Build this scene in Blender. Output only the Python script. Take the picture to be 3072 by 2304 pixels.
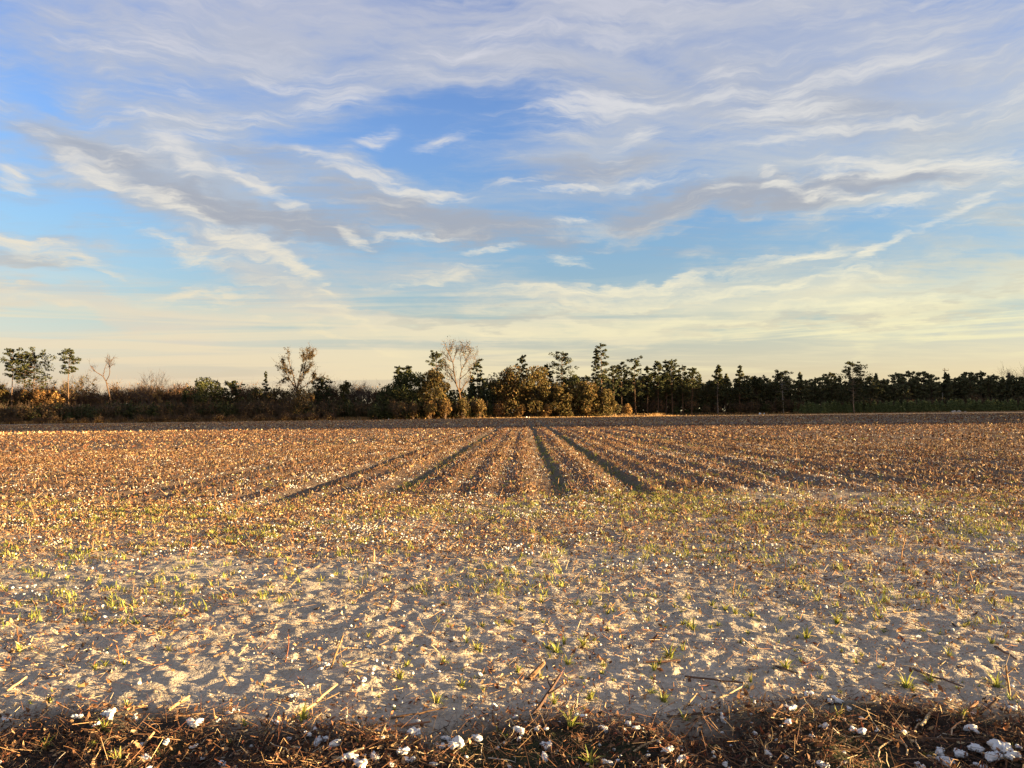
import bpy, bmesh, math, random
import numpy as np
from mathutils import Vector, Matrix

for _o in list(bpy.data.objects):
    bpy.data.objects.remove(_o)
S = bpy.context.scene
COL = S.collection
rad = math.radians

# ------------------------------------------------------------------ camera
PITCH = rad(2.117)
CAM_Z = 1.8
FPX = 2300.0                       # focal length in pixels of the 3072 px photograph
cam_d = bpy.data.cameras.new('camera')
cam_d.sensor_width = 36.0
cam_d.lens = FPX / 3072.0 * 36.0
cam_d.clip_start = 0.05
cam_d.clip_end = 20000.0
cam = bpy.data.objects.new('camera', cam_d)
cam.location = (0.0, 0.0, CAM_Z)
cam.rotation_euler = (rad(90.0) + PITCH, 0.0, 0.0)
COL.objects.link(cam)
S.camera = cam

def ray(px, py):
    """direction of a pixel of the photograph, scaled to one metre of depth"""
    u = (px - 1536.0) / FPX
    v = (1152.0 - py) / FPX
    c, s = math.cos(PITCH), math.sin(PITCH)
    dy = c - v * s
    return u / dy, (s + v * c) / dy

def az_el(px, py):
    x, z = ray(px, py)
    return math.atan2(x, 1.0), math.atan2(z, math.hypot(x, 1.0))

# ------------------------------------------------------------------ exposure
S.view_settings.view_transform = 'Standard'
S.view_settings.look = 'None'
S.view_settings.gamma = 1.0
S.view_settings.use_curve_mapping = False
S.view_settings.exposure = 2.8

# ------------------------------------------------------------------ sun
SUN_EL = rad(5.2)
SUN_AZ = rad(100.0)                 # clockwise from the direction the camera looks in
to_sun = Vector((math.sin(SUN_AZ) * math.cos(SUN_EL), math.cos(SUN_AZ) * math.cos(SUN_EL), math.sin(SUN_EL)))
sun_d = bpy.data.lights.new('sun', 'SUN')
sun_d.energy = 5.0
sun_d.angle = rad(0.6)
sun_d.color = (1.0, 0.72, 0.36)
sun = bpy.data.objects.new('sun', sun_d)
sun.rotation_euler = (-to_sun).to_track_quat('-Z', 'Y').to_euler()
sun.location = (60, -20, 40)
COL.objects.link(sun)

# ------------------------------------------------------------------ sky with clouds
W = bpy.data.worlds.new('World')
S.world = W
W.use_nodes = True
W.cycles.sampling_method = 'NONE'
S.cycles.use_adaptive_sampling = True
S.cycles.adaptive_threshold = 0.015
S.cycles.max_bounces = 4
S.cycles.diffuse_bounces = 2
S.cycles.transmission_bounces = 2
S.cycles.transparent_max_bounces = 4
S.cycles.sample_clamp_indirect = 6.0
NT = W.node_tree
for n in list(NT.nodes):
    NT.nodes.remove(n)

class G:
    """small helper for wiring shader nodes"""
    def __init__(self, tree):
        self.t = tree
    def n(self, kind, **kw):
        nd = self.t.nodes.new(kind)
        for k, v in kw.items():
            setattr(nd, k, v)
        return nd
    def link(self, a, b):
        self.t.links.new(a, b)
    def put(self, sock, val):
        if hasattr(val, 'is_output'):
            self.t.links.new(val, sock)
        else:
            sock.default_value = val
    def m(self, op, a, b=None, c=None, clamp=False):
        nd = self.n('ShaderNodeMath', operation=op, use_clamp=clamp)
        self.put(nd.inputs[0], a)
        if b is not None: self.put(nd.inputs[1], b)
        if c is not None: self.put(nd.inputs[2], c)
        return nd.outputs[0]
    def vm(self, op, a, b=None):
        nd = self.n('ShaderNodeVectorMath', operation=op)
        self.put(nd.inputs[0], a)
        if b is not None:
            if op == 'SCALE': self.put(nd.inputs['Scale'], b)
            else: self.put(nd.inputs[1], b)
        return nd.outputs[0]
    def comb(self, x, y, z=0.0):
        nd = self.n('ShaderNodeCombineXYZ')
        self.put(nd.inputs[0], x); self.put(nd.inputs[1], y); self.put(nd.inputs[2], z)
        return nd.outputs[0]
    def sep(self, v):
        nd = self.n('ShaderNodeSeparateXYZ')
        self.link(v, nd.inputs[0])
        return nd.outputs
    def noise(self, vec, scale, detail=4.0, rough=0.5, dist=0.0, out='Fac', three=False):
        nd = self.n('ShaderNodeTexNoise', noise_dimensions='3D' if three else '2D')
        self.link(vec, nd.inputs['Vector'])
        nd.inputs['Scale'].default_value = scale
        nd.inputs['Detail'].default_value = detail
        nd.inputs['Roughness'].default_value = rough
        nd.inputs['Distortion'].default_value = dist
        return nd.outputs[0 if out == 'Fac' else 1]
    def mapr(self, v, a, b, c=0.0, d=1.0, smooth=True):
        nd = self.n('ShaderNodeMapRange')
        nd.interpolation_type = 'SMOOTHSTEP' if smooth else 'LINEAR'
        nd.clamp = True
        self.put(nd.inputs[0], v)
        for i, x in enumerate((a, b, c, d)):
            self.put(nd.inputs[i + 1], x)
        return nd.outputs[0]
    def mix(self, fac, a, b, blend='MIX'):
        nd = self.n('ShaderNodeMix', data_type='RGBA', blend_type=blend)
        self.put(nd.inputs[0], fac)
        for i, x in ((6, a), (7, b)):
            if hasattr(x, 'is_output'): self.t.links.new(x, nd.inputs[i])
            else: nd.inputs[i].default_value = (*x, 1.0) if len(x) == 3 else x
        return nd.outputs[2]
    def ramp(self, fac, stops, interp='LINEAR'):
        nd = self.n('ShaderNodeValToRGB')
        cr = nd.color_ramp
        cr.interpolation = interp
        while len(cr.elements) < len(stops):
            cr.elements.new(0.5)
        for e, (p, c) in zip(cr.elements, stops):
            e.position = p
            e.color = (*c, 1.0)
        self.put(nd.inputs[0], fac)
        return nd.outputs[0]

def lin(r, g, b):
    f = lambda c: (c / 255 / 12.92) if c / 255 <= 0.04045 else ((c / 255 + 0.055) / 1.055) ** 2.4
    return (f(r), f(g), f(b))

SKY_K = 0.1                                                   # strength of the Background
EXPO = 2.0 ** S.view_settings.exposure
def skycol(r, g, b):
    """radiance of a piece of sky or cloud that the exposure above renders as this sRGB colour"""
    return tuple(c / (EXPO * SKY_K) for c in lin(r, g, b))

g = G(NT)
tc = g.n('ShaderNodeTexCoord')
dirv = g.vm('NORMALIZE', tc.outputs['Generated'])
dx, dy, dz = g.sep(dirv)
az = g.m('ARCTAN2', dx, dy)
el = g.m('ARCSINE', dz)

nish = g.n('ShaderNodeTexSky', sky_type='NISHITA')
nish.sun_disc = False
nish.sun_elevation = SUN_EL
nish.sun_rotation = SUN_AZ
nish.altitude = 50.0
nish.air_density = 1.0
nish.dust_density = 1.0
nish.ozone_density = 1.2
# clear sky: the Nishita sky with the deeper blue of the photograph
tint = g.ramp(g.mapr(el, 0.0, 0.52, smooth=False),
              [(0.0, (1.10, 1.00, 1.66)), (0.10, (0.95, 0.88, 1.26)), (0.22, (0.84, 0.86, 1.05)), (0.42, (0.78, 0.98, 1.34)),
               (0.64, (0.80, 1.02, 1.60)), (1.0, (0.76, 0.94, 1.62))])
clear = g.vm('SCALE', g.mix(1.0, nish.outputs[0], tint, 'MULTIPLY'), 2.732 / EXPO)

# wispy detail lives on a flat cloud deck high above the ground, seen in perspective
inv = g.m('DIVIDE', 1.0, g.m('ADD', g.m('MAXIMUM', dz, 0.0), 0.07))
deck = g.comb(g.m('MULTIPLY', dx, inv), g.m('MULTIPLY', dy, inv), 0.0)
def streak(angle, sx, sy, offset):
    mp = g.n('ShaderNodeMapping')
    g.link(deck, mp.inputs['Vector'])
    mp.inputs['Rotation'].default_value = (0, 0, rad(angle))
    mp.inputs['Scale'].default_value = (sx, sy, 1)
    mp.inputs['Location'].default_value = (offset, offset * 0.7, 0)
    return mp.outputs[0]
ang = g.comb(az, el, 0.0)
wn = g.vm('SUBTRACT', g.noise(ang, 4.5, 4.0, 0.55, out='Color'), (0.5, 0.5, 0.5))
wn2 = g.vm('SUBTRACT', g.noise(deck, 2.2, 5.0, 0.62, out='Color'), (0.5, 0.5, 0.5))
flat1 = g.comb(az, el, 1.0)
strip = (1.0, 1.0, 0.0)                                       # the warp leaves the constant third component alone
def warp(k1, k2):
    v = g.vm('ADD', g.vm('SCALE', wn, k1), g.vm('SCALE', wn2, k2))
    return g.vm('ADD', flat1, g.vm('MULTIPLY', v, strip))
warped = warp(0.10, 0.05)
ws = warp(0.045, 0.045)

def dot(vec, co):
    nd = g.n('ShaderNodeVectorMath', operation='DOT_PRODUCT')
    g.link(vec, nd.inputs[0])
    nd.inputs[1].default_value = co
    return nd.outputs['Value']

def blobs(items, vec):
    """sum of soft elliptical patches of cover, each at its own azimuth and elevation"""
    tot = None
    for px, py, rx, ry, rot, s in items:
        a, e = az_el(px, py)
        c, sn = math.cos(rad(rot)), math.sin(rad(rot))
        X, Y = FPX / rx, FPX / ry
        q1 = dot(vec, (c * X, sn * X, -(a * c + e * sn) * X))
        q2 = dot(vec, (-sn * Y, c * Y, -(-a * sn + e * c) * Y))
        r2 = g.m('MULTIPLY_ADD', q1, q1, g.m('MULTIPLY', q2, q2))
        f = g.m('SUBTRACT', 1.0, r2, clamp=True)
        f = g.m('MULTIPLY', f, f)
        tot = g.m('MULTIPLY', f, s) if tot is None else g.m('MULTIPLY_ADD', f, s, tot)
    return tot

VEIL = [(560, 110, 1050, 330, 8, 1.15), (1000, 300, 620, 150, 16, 0.75), (640, 420, 420, 130, 20, 0.6),
        (1950, 150, 1150, 260, -2, 1.15), (2780, 300, 850, 420, -4, 1.3), (2050, 320, 720, 120, 8, 0.9), (2550, 420, 800, 150, 4, 0.8),
        (220, 450, 560, 95, -20, 0.95), (560, 530, 420, 110, -28, 0.7), (620, 620, 520, 120, -12, 0.95),
        (1250, 620, 620, 150, -5, 1.1), (1780, 490, 420, 140, 4, 1.0), (2250, 610, 820, 110, -2, 1.1), (2800, 570, 520, 100, 0, 1.0),
        (60, 750, 420, 80, -7, 1.0), (760, 780, 420, 130, -18, 0.85), (900, 880, 420, 90, -28, 0.7), (2520, 690, 420, 80, 12, 0.5),
        (1330, 800, 420, 80, 7, 0.7), (1180, 860, 500, 60, 3, 0.6), (150, 910, 620, 75, -7, 1.0), (500, 960, 700, 60, -5, 0.7),
        (2050, 850, 1000, 60, 3, 1.1), (2500, 905, 1200, 90, 2, 1.2), (1200, 975, 900, 40, -2, 0.8), (2000, 985, 1100, 50, 2, 0.8),
        (2950, 700, 300, 90, 5, 0.5),
        (1180, 350, 640, 130, 11, -0.7), (40, 260, 260, 150, 0, -0.5), (170, 340, 380, 60, -6, -0.5),
        (1900, 745, 900, 90, 0, -0.9), (1300, 500, 330, 60, -8, -0.5), (300, 660, 360, 60, -5, -0.6), (250, 820, 360, 50, 0, -0.6)]
DARK = [(1300, 660, 620, 95, -6, 1.3), (900, 700, 480, 75, -9, 1.1), (2200, 620, 740, 80, -3, 1.3), (2780, 560, 330, 48, -2, 0.9),
        (1760, 515, 400, 80, 6, 1.0), (300, 490, 420, 60, -14, 0.8), (2500, 330, 560, 160, -6, 0.65), (1900, 210, 760, 110, -4, 0.55),
        (820, 500, 260, 40, -4, 0.5), (600, 640, 380, 50, -10, 0.4), (1500, 960, 620, 26, 0, 0.7), (2500, 965, 900, 22, 2, 0.7), (1900, 905, 500, 16, 3, 0.5),
        (2850, 870, 400, 18, 3, 0.5), (90, 770, 260, 30, -6, 0.5)]
BRIGHT = [(300, 130, 420, 60, 12, 0.55), (640, 250, 420, 60, 10, 0.6), (900, 330, 330, 45, 18, 0.6), (130, 420, 300, 40, -30, 0.7), (470, 450, 330, 40, 14, 0.7), (1450, 130, 420, 50, 6, 0.45),
          (1650, 320, 330, 40, 10, 0.6), (2650, 200, 520, 60, -4, 0.45), (2500, 400, 420, 40, 5, 0.6), (2950, 330, 330, 60, 4, 0.6), (1120, 430, 120, 40, 20, 0.7), (1350, 430, 220, 26, 14, 0.5),
          (1560, 545, 160, 22, 6, 0.7), (1250, 720, 260, 22, 4, 0.6), (620, 770, 260, 50, 8, 0.6), (520, 740, 200, 40, -20, 0.6), (1000, 930, 260, 30, -25, 0.6), (1480, 745, 200, 18, 4, 0.5),
          (1110, 540, 290, 34, -14, 1.2), (1330, 582, 170, 28, -6, 1.0), (830, 600, 170, 36, -26, 1.2), (400, 556, 340, 40, -14, 1.0), (480, 612, 260, 30, -14, 0.7),
          (560, 385, 330, 90, 10, 0.75), (560, 500, 240, 50, -38, 0.9), (660, 560, 260, 40, 6, 0.7), (1000, 240, 420, 90, 18, 0.4),
          (1690, 578, 200, 24, 5, 1.0), (2000, 556, 240, 40, 5, 0.9), (2150, 575, 110, 22, 0, 0.7), (1890, 425, 190, 58, 25, 1.1), (1900, 295, 520, 80, 12, 0.7),
          (2330, 320, 330, 120, -10, 0.7), (2285, 545, 60, 50, -35, 0.6), (2345, 572, 110, 30, 5, 1.1), (2500, 540, 90, 26, 0, 1.0), (2510, 600, 180, 26, -8, 0.9),
          (2760, 510, 420, 44, -8, 1.1), (3020, 478, 180, 42, 0, 1.0), (2700, 640, 300, 30, 14, 0.7), (2420, 778, 260, 26, -2, 1.2), (2630, 765, 130, 24, 28, 1.2),
          (2900, 640, 200, 24, 22, 0.8), (1690, 775, 130, 38, -10, 1.0), (1770, 740, 120, 20, 0, 0.6), (1060, 730, 80, 30, -30, 1.0), (1720, 650, 110, 18, 6, 0.7),
          (740, 735, 230, 46, -24, 0.75), (860, 775, 170, 36, -34, 0.55), (850, 735, 120, 22, 20, .5), (960, 860, 240, 30, -36, 0.7), (700, 880, 420, 36, 8, 0.6),
          (1330, 815, 340, 30, 6, 0.9), (1230, 855, 380, 24, 8, 0.7), (70, 735, 330, 42, -9, 1.0), (280, 800, 90, 20, -24, 0.6), (80, 890, 260, 40, -18, 0.7),
          (1900, 850, 760, 34, 3, 0.8), (2100, 885, 900, 36, 3, 0.8), (2500, 935, 900, 40, 2, 0.8), (2700, 985, 800, 34, 2, 0.7), (1000, 1010, 420, 22, -10, 0.7),
          (1550, 1010, 420, 22, -9, 0.6), (2250, 1055, 340, 24, 8, 0.6), (2590, 1050, 60, 60, -60, 0.7), (1100, 935, 620, 20, -2, 0.5), (40, 545, 50, 50, 0, 0.9)]

n_broad = g.noise(streak(20, 0.9, 1.6, 3.1), 1.0, 5.0, 0.58, 0.6)
n_fine = g.noise(streak(-28, 1.3, 5.0, 7.7), 1.5, 6.0, 0.62, 0.8)
n_cross = g.noise(streak(35, 1.0, 3.6, 1.7), 1.6, 5.0, 0.6, 0.6)
# feathered strands: noise drawn out along gently curving lines
def strands(rot, sx, sy, curve, detail, rough):
    mp = g.n('ShaderNodeMapping')
    g.link(g.vm('ADD', ang, g.vm('ADD', g.vm('SCALE', wn, curve), g.vm('SCALE', wn2, curve * 0.35))), mp.inputs['Vector'])
    mp.inputs['Rotation'].default_value = (0, 0, rad(rot))
    mp.inputs['Scale'].default_value = (sx, sy, 1)
    return g.noise(mp.outputs[0], 1.0, detail, rough)
n_curl = strands(14, 4.2, 24.0, 0.10, 6.0, 0.64)
n_hair = strands(-16, 6.5, 56.0, 0.075, 5.0, 0.66)
# long thin bands low over the horizon
band_v = g.comb(g.m('MULTIPLY', az, 1.6), g.m('MULTIPLY_ADD', az, -0.6, g.m('MULTIPLY', el, 42.0)), 0.0)
n_band = g.noise(band_v, 1.0, 5.0, 0.6, 0.6)

veil_b = blobs(VEIL, warped)
dark_b = blobs(DARK, warped)
bright_b = blobs(BRIGHT, ws)
# away from the mapped clouds broken cover goes on round the sky, out of view
out_cov = g.mapr(g.m('ABSOLUTE', az), 0.62, 1.0, 0.0, 0.75)
veil_b = g.m('ADD', veil_b, out_cov)
wisp = g.m('ADD', g.m('MULTIPLY', n_broad, 0.55), g.m('ADD', g.m('MULTIPLY', n_fine, 0.5), g.m('MULTIPLY', n_cross, 0.35)))    # about 0.7 on average

tex = g.m('ADD', g.m('MULTIPLY', g.m('SUBTRACT', n_curl, 0.5), 1.0), g.m('MULTIPLY', g.m('SUBTRACT', n_hair, 0.5), 0.8))
low = g.mapr(el, 0.03, 0.20, 1.0, 0.0)
tex = g.m('ADD', g.m('MULTIPLY', tex, g.m('SUBTRACT', 1.0, g.m('MULTIPLY', low, 0.75))), g.m('MULTIPLY', g.m('MULTIPLY', g.m('SUBTRACT', n_band, 0.5), 1.1), low))
wv = g.m('MULTIPLY_ADD', tex, 0.35, g.m('SUBTRACT', wisp, 0.70))
cov_v = g.mapr(g.m('MULTIPLY_ADD', wv, 2.5, veil_b), -0.50, 1.25)
cov_v = g.m('MULTIPLY', cov_v, g.mapr(g.m('MULTIPLY_ADD', tex, 0.35, n_broad), 0.22, 0.68, 0.50, 0.96))
low = g.mapr(el, 0.03, 0.20, 1.0, 0.0)
cov_h = g.m('MULTIPLY', g.mapr(n_band, 0.41, 0.60), low)
cov_d = g.m('MULTIPLY', g.mapr(g.m('MULTIPLY_ADD', wv, 1.5, dark_b), 0.0, 1.15), 0.80)
cov_b = g.m('MULTIPLY', g.mapr(g.m('MULTIPLY_ADD', tex, 3.4, g.m('MULTIPLY', bright_b, 0.80)), -0.10, 1.50), g.mapr(bright_b, 0.0, 0.6, 0.0, 0.95))
# thin bright fibres lie inside all of the veil
fib = g.m('MULTIPLY', g.mapr(tex, -0.02, 0.32), g.m('MULTIPLY', cov_v, 0.42))

east = g.mapr(az, -0.6, 0.75)                                  # 0 towards the left of the view, 1 towards the sun
lvl = g.mapr(el, 0.0, 0.52, smooth=False)
veil_l = g.ramp(lvl, [(0.0, skycol(222, 206, 188)), (0.2, skycol(222, 214, 196)), (0.40, skycol(176, 190, 206)), (0.7, skycol(184, 192, 208)), (1.0, skycol(186, 191, 212))])
veil_r = g.ramp(lvl, [(0.0, skycol(246, 230, 184)), (0.2, skycol(246, 236, 192)), (0.40, skycol(190, 202, 206)), (0.7, skycol(198, 202, 210)), (1.0, skycol(198, 201, 212))])
veil_c = g.mix(east, veil_l, veil_r)
veil_c = g.mix(g.mapr(el, 0.48, 0.95), veil_c, skycol(200, 195, 190))  # overhead, out of view: cloud greyed to take blue out of ground light
clear = g.mix(g.mapr(el, 0.48, 1.2, 0.0, 0.35), clear, skycol(150, 160, 190))  # unseen clear sky greyed likewise, for a more neutral ambient
brt_l = g.ramp(lvl, [(0.0, skycol(236, 212, 178)), (0.2, skycol(242, 226, 192)), (0.42, skycol(234, 228, 214)), (0.7, skycol(214, 216, 224)), (1.0, skycol(208, 208, 226))])
brt_r = g.ramp(lvl, [(0.0, skycol(255, 240, 178)), (0.2, skycol(255, 248, 200)), (0.42, skycol(240, 236, 222)), (0.7, skycol(222, 222, 222)), (1.0, skycol(214, 214, 224))])
brt_c = g.mix(east, brt_l, brt_r)
drk_c = g.ramp(lvl, [(0.0, skycol(206, 200, 182)), (0.2, skycol(204, 200, 182)), (0.38, skycol(168, 170, 178)), (0.7, skycol(166, 174, 190)), (1.0, skycol(166, 177, 203))])

sky = g.mix(g.mapr(el, 0.0, 0.15, 0.55, 0.0), clear, veil_c)
sky = g.mix(cov_v, sky, veil_c)
sky = g.mix(g.m('MULTIPLY', cov_h, 0.85), sky, brt_c)
sky = g.mix(cov_d, sky, drk_c)
sky = g.mix(fib, sky, brt_c)
sky = g.mix(cov_b, sky, brt_c)
bg = g.n('ShaderNodeBackground')
g.link(sky, bg.inputs['Color'])
bg.inputs['Strength'].default_value = SKY_K
wout = g.n('ShaderNodeOutputWorld')
g.link(bg.outputs[0], wout.inputs['Surface'])

# ================================================================== tools
RNG = np.random.default_rng(20231207)

def hash01(ix, iy, seed):
    n = (ix.astype(np.int64) * 374761393 + iy.astype(np.int64) * 668265263 + seed * 1442695041) & 0x7fffffff
    n = ((n ^ (n >> 13)) * 1274126177) & 0x7fffffff
    n = n ^ (n >> 16)
    return (n & 0xffff) / 65535.0

def vnoise(x, y, scale, seed=0, octaves=1, gain=0.5):
    """smooth value noise, -1..1, features about 1/scale metres wide"""
    x = np.asarray(x, float) * scale
    y = np.asarray(y, float) * scale
    tot, amp, norm = 0.0, 1.0, 0.0
    for o in range(octaves):
        fx, fy = np.floor(x), np.floor(y)
        tx, ty = x - fx, y - fy
        ix, iy = fx.astype(np.int64), fy.astype(np.int64)
        tx = tx * tx * (3 - 2 * tx)
        ty = ty * ty * (3 - 2 * ty)
        a, b = hash01(ix, iy, seed + o), hash01(ix + 1, iy, seed + o)
        c, d = hash01(ix, iy + 1, seed + o), hash01(ix + 1, iy + 1, seed + o)
        tot = tot + amp * ((a + (b - a) * tx) * (1 - ty) + (c + (d - c) * tx) * ty)
        norm += amp
        amp *= gain
        c2, s2 = 1.6, 1.2
        x, y = c2 * x - s2 * y + 17.3, s2 * x + c2 * y - 9.1
    return tot / norm * 2 - 1

def sstep(v, a, b):
    t = np.clip((np.asarray(v, float) - a) / (b - a), 0, 1)
    return t * t * (3 - 2 * t)

class Acc:
    """collects four-cornered faces with a colour each; build() makes one mesh object of them"""
    def __init__(self):
        self.V, self.C, self.n = [], [], 0
    def quads(self, Q, col):
        Q = np.asarray(Q, np.float32)
        col = np.broadcast_to(np.asarray(col, np.float32), (len(Q), 3))
        self.V.append(Q.reshape(-1, 3)); self.C.append(col)
        self.n += len(Q)
    def tube(self, pts, rads, col, sides=5, jit=0.0):
        pts = np.asarray(pts, float)
        rads = np.asarray(rads, float)
        t = np.gradient(pts, axis=0)
        t /= np.linalg.norm(t, axis=1)[:, None] + 1e-9
        ref = np.array([0.0, 0.0, 1.0]) if abs(t[:, 2]).mean() < 0.8 else np.array([1.0, 0.0, 0.0])
        u = np.cross(t, ref); u /= np.linalg.norm(u, axis=1)[:, None] + 1e-9
        v = np.cross(t, u)
        a = np.arange(sides) * 2 * np.pi / sides
        ring = pts[:, None] + rads[:, None, None] * (np.cos(a)[None, :, None] * u[:, None] + np.sin(a)[None, :, None] * v[:, None])
        n2 = np.roll(ring, -1, axis=1)
        Q = np.stack([ring[:-1], n2[:-1], n2[1:], ring[1:]], axis=2).reshape(-1, 4, 3)
        c = np.asarray(col, float) * np.ones((len(Q), 3))
        if jit:
            c = c * (1 + jit * (RNG.random((len(Q), 1)) - 0.5))
        self.quads(Q, c)
    def mesh(self, name, mat, smooth=False):
        V = np.concatenate(self.V); C = np.concatenate(self.C)
        nf = len(C)
        me = bpy.data.meshes.new(name)
        me.vertices.add(len(V)); me.vertices.foreach_set('co', V.astype(np.float32).ravel())
        me.loops.add(nf * 4); me.loops.foreach_set('vertex_index', np.arange(nf * 4, dtype=np.int32))
        me.polygons.add(nf); me.polygons.foreach_set('loop_start', np.arange(0, nf * 4, 4, dtype=np.int32))
        at = me.attributes.new('Col', 'FLOAT_COLOR', 'FACE')
        at.data.foreach_set('color', np.concatenate([C, np.ones((nf, 1))], axis=1).astype(np.float32).ravel())
        me.materials.append(mat)
        me.update(calc_edges=True)
        return me
    def build(self, name, mat, parent=None):
        return link(name, self.mesh(name, mat), parent)

def link(name, me, parent=None, loc=None):
    o = bpy.data.objects.new(name, me)
    COL.objects.link(o)
    if parent is not None: o.parent = parent
    if loc is not None: o.location = loc
    return o

def tag(o, label=None, cat=None, group=None, kind=None):
    if label: o['label'] = label
    if cat: o['category'] = cat
    if group: o['group'] = group
    if kind: o['kind'] = kind
    return o

def empty(name, loc, label, cat, group=None, rz=0.0, sc=1.0):
    o = bpy.data.objects.new(name, None)
    o.empty_display_size = 0.3
    COL.objects.link(o)
    o.location = loc
    o.rotation_euler = (0, 0, rz)
    o.scale = (sc, sc, sc) if not isinstance(sc, tuple) else sc
    return tag(o, label, cat, group)

def copy_tree(root, loc, rz, sc, label, group):
    r = root.copy(); COL.objects.link(r)
    r.location = loc; r.rotation_euler = (0, 0, rz)
    r.scale = (sc, sc, sc) if not isinstance(sc, tuple) else sc
    r['label'] = label
    if group: r['group'] = group
    for ch in root.children:
        c = ch.copy(); COL.objects.link(c); c.parent = r
    return r

def indexed_mesh(name, V, F, mat, C=None, smooth=False):
    """V (n,3), F (m,k); C optional vertex colours"""
    V = np.asarray(V, np.float32); F = np.asarray(F, np.int32)
    m, k = F.shape
    me = bpy.data.meshes.new(name)
    me.vertices.add(len(V)); me.vertices.foreach_set('co', V.ravel())
    me.loops.add(m * k); me.loops.foreach_set('vertex_index', F.ravel())
    me.polygons.add(m); me.polygons.foreach_set('loop_start', np.arange(0, m * k, k, dtype=np.int32))
    if smooth: me.polygons.foreach_set('use_smooth', np.ones(m, bool))
    if C is not None:
        at = me.attributes.new('Col', 'FLOAT_COLOR', 'POINT')
        at.data.foreach_set('color', np.concatenate([C, np.ones((len(V), 1))], axis=1).astype(np.float32).ravel())
    me.materials.append(mat)
    me.update(calc_edges=True)
    return me

# ------------------------------------------------------------------ materials
def new_mat(name):
    m = bpy.data.materials.new(name)
    m.use_nodes = True
    t = m.node_tree
    for n in list(t.nodes): t.nodes.remove(n)
    return m, G(t)

def attr_mat(name, trans=0.0, rough=0.85, spec=0.2, grain=0.0, gscale=8.0, coord='Object', bump=0.0):
    """base colour from each piece's own colour, with a fine grain of its own on top"""
    m, q = new_mat(name)
    at = q.n('ShaderNodeAttribute', attribute_name='Col')
    col = at.outputs['Color']
    p = q.n('ShaderNodeBsdfPrincipled')
    if grain or bump:
        c = q.n('ShaderNodeTexCoord').outputs[coord]
        nz = q.noise(c, gscale, 3.0, 0.65, three=True)
        if grain:
            f = q.mapr(nz, 0.25, 0.75, 1.0 - grain, 1.0 + grain, smooth=False)
            if bump:
                f = q.m('MULTIPLY', f, q.mapr(q.noise(c, gscale * .16, 4.0, 0.7, three=True), 0.3, 0.7, 0.8, 1.15, smooth=False))
            sc = q.vm('SCALE', col, f)
            col = sc
        if bump:
            b = q.n('ShaderNodeBump')
            b.inputs['Strength'].default_value = 0.8
            b.inputs['Distance'].default_value = bump
            q.link(nz, b.inputs['Height'])
            q.link(b.outputs[0], p.inputs['Normal'])
    q.link(col, p.inputs['Base Color'])
    p.inputs['Roughness'].default_value = rough
    p.inputs['Specular IOR Level'].default_value = spec
    sh = p.outputs[0]
    if trans:
        tr = q.n('ShaderNodeBsdfTranslucent')
        q.link(col, tr.inputs['Color'])
        mx = q.n('ShaderNodeMixShader')
        mx.inputs[0].default_value = trans
        q.link(sh, mx.inputs[1]); q.link(tr.outputs[0], mx.inputs[2])
        sh = mx.outputs[0]
    o = q.n('ShaderNodeOutputMaterial')
    q.link(sh, o.inputs['Surface'])
    return m

M_SOIL = attr_mat('soil', rough=0.97, spec=0.08, grain=0.32, gscale=38.0, bump=0.020)
M_LITTER = attr_mat('dry_litter', trans=0.15, rough=0.8, spec=0.2)
M_STALK = attr_mat('dry_stalk', rough=0.75, spec=0.25, grain=0.25, gscale=60.0)
M_GRASS = attr_mat('grass_blade', trans=0.3, rough=0.6, spec=0.3)
M_LEAF = attr_mat('tree_foliage', trans=0.22, rough=0.75, spec=0.15)
M_BARK = attr_mat('tree_bark', rough=0.9, spec=0.1, grain=0.3, gscale=3.0)
M_LINT = attr_mat('cotton_lint', trans=0.12, rough=1.0, spec=0.05, grain=0.07, gscale=90.0)
M_SAND = attr_mat('pale_sand', rough=0.95, spec=0.1, grain=0.15, gscale=5.0)
M_POLE = attr_mat('weathered_wood', rough=0.85, spec=0.15, grain=0.2, gscale=6.0)
M_WHITE = attr_mat('white_plastic', rough=0.5, spec=0.4, grain=0.05, gscale=6.0)

# ================================================================== the field
ROW = 0.96                                     # distance between crop rows
LEAN = 0.017                                   # the rows run very slightly to the right
TRACKS = [(-5.1, 1.0), (-2.95, 1.2), (0.87, 1.2), (2.70, 1.3), (6.8, 0.7), (8.7, 0.55), (-11.0, 0.5), (-8.9, 0.55), (12.7, 0.45), (14.6, 0.4), (-14.9, .4), (18.6, .35)]

def edge_y(x):
    """how far the field reaches at each x"""
    x = np.asarray(x, float)
    return np.interp(x, [-400, -160, -40, 0, 45, 55, 200, 400], [215, 231, 239, 243, 246, 262, 266, 268])

def rowness(x, y):
    return sstep(y + 1.3 * vnoise(x, y, 0.35, 5, 2), 15.3, 18.5) * (1 - sstep(y, edge_y(x) - 14, edge_y(x) - 9))

def track_mask(x, y):
    c = x - LEAN * y + 0.10 * vnoise(x * 0, y, 0.12, 9, 2)
    t = 0.0
    for c0, k in TRACKS:
        t = t + k * np.exp(-((c - c0) / 0.21) ** 2)
    return np.clip(t, 0, 1.3) * rowness(x, y) * (0.5 + 0.5 * sstep(y + 2.5 * vnoise(x, y, .6, 93, 2), 15.5, 19.5)) * (1.0 + 0.3 * vnoise(x, y, 0.9, 94, 2))

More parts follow.
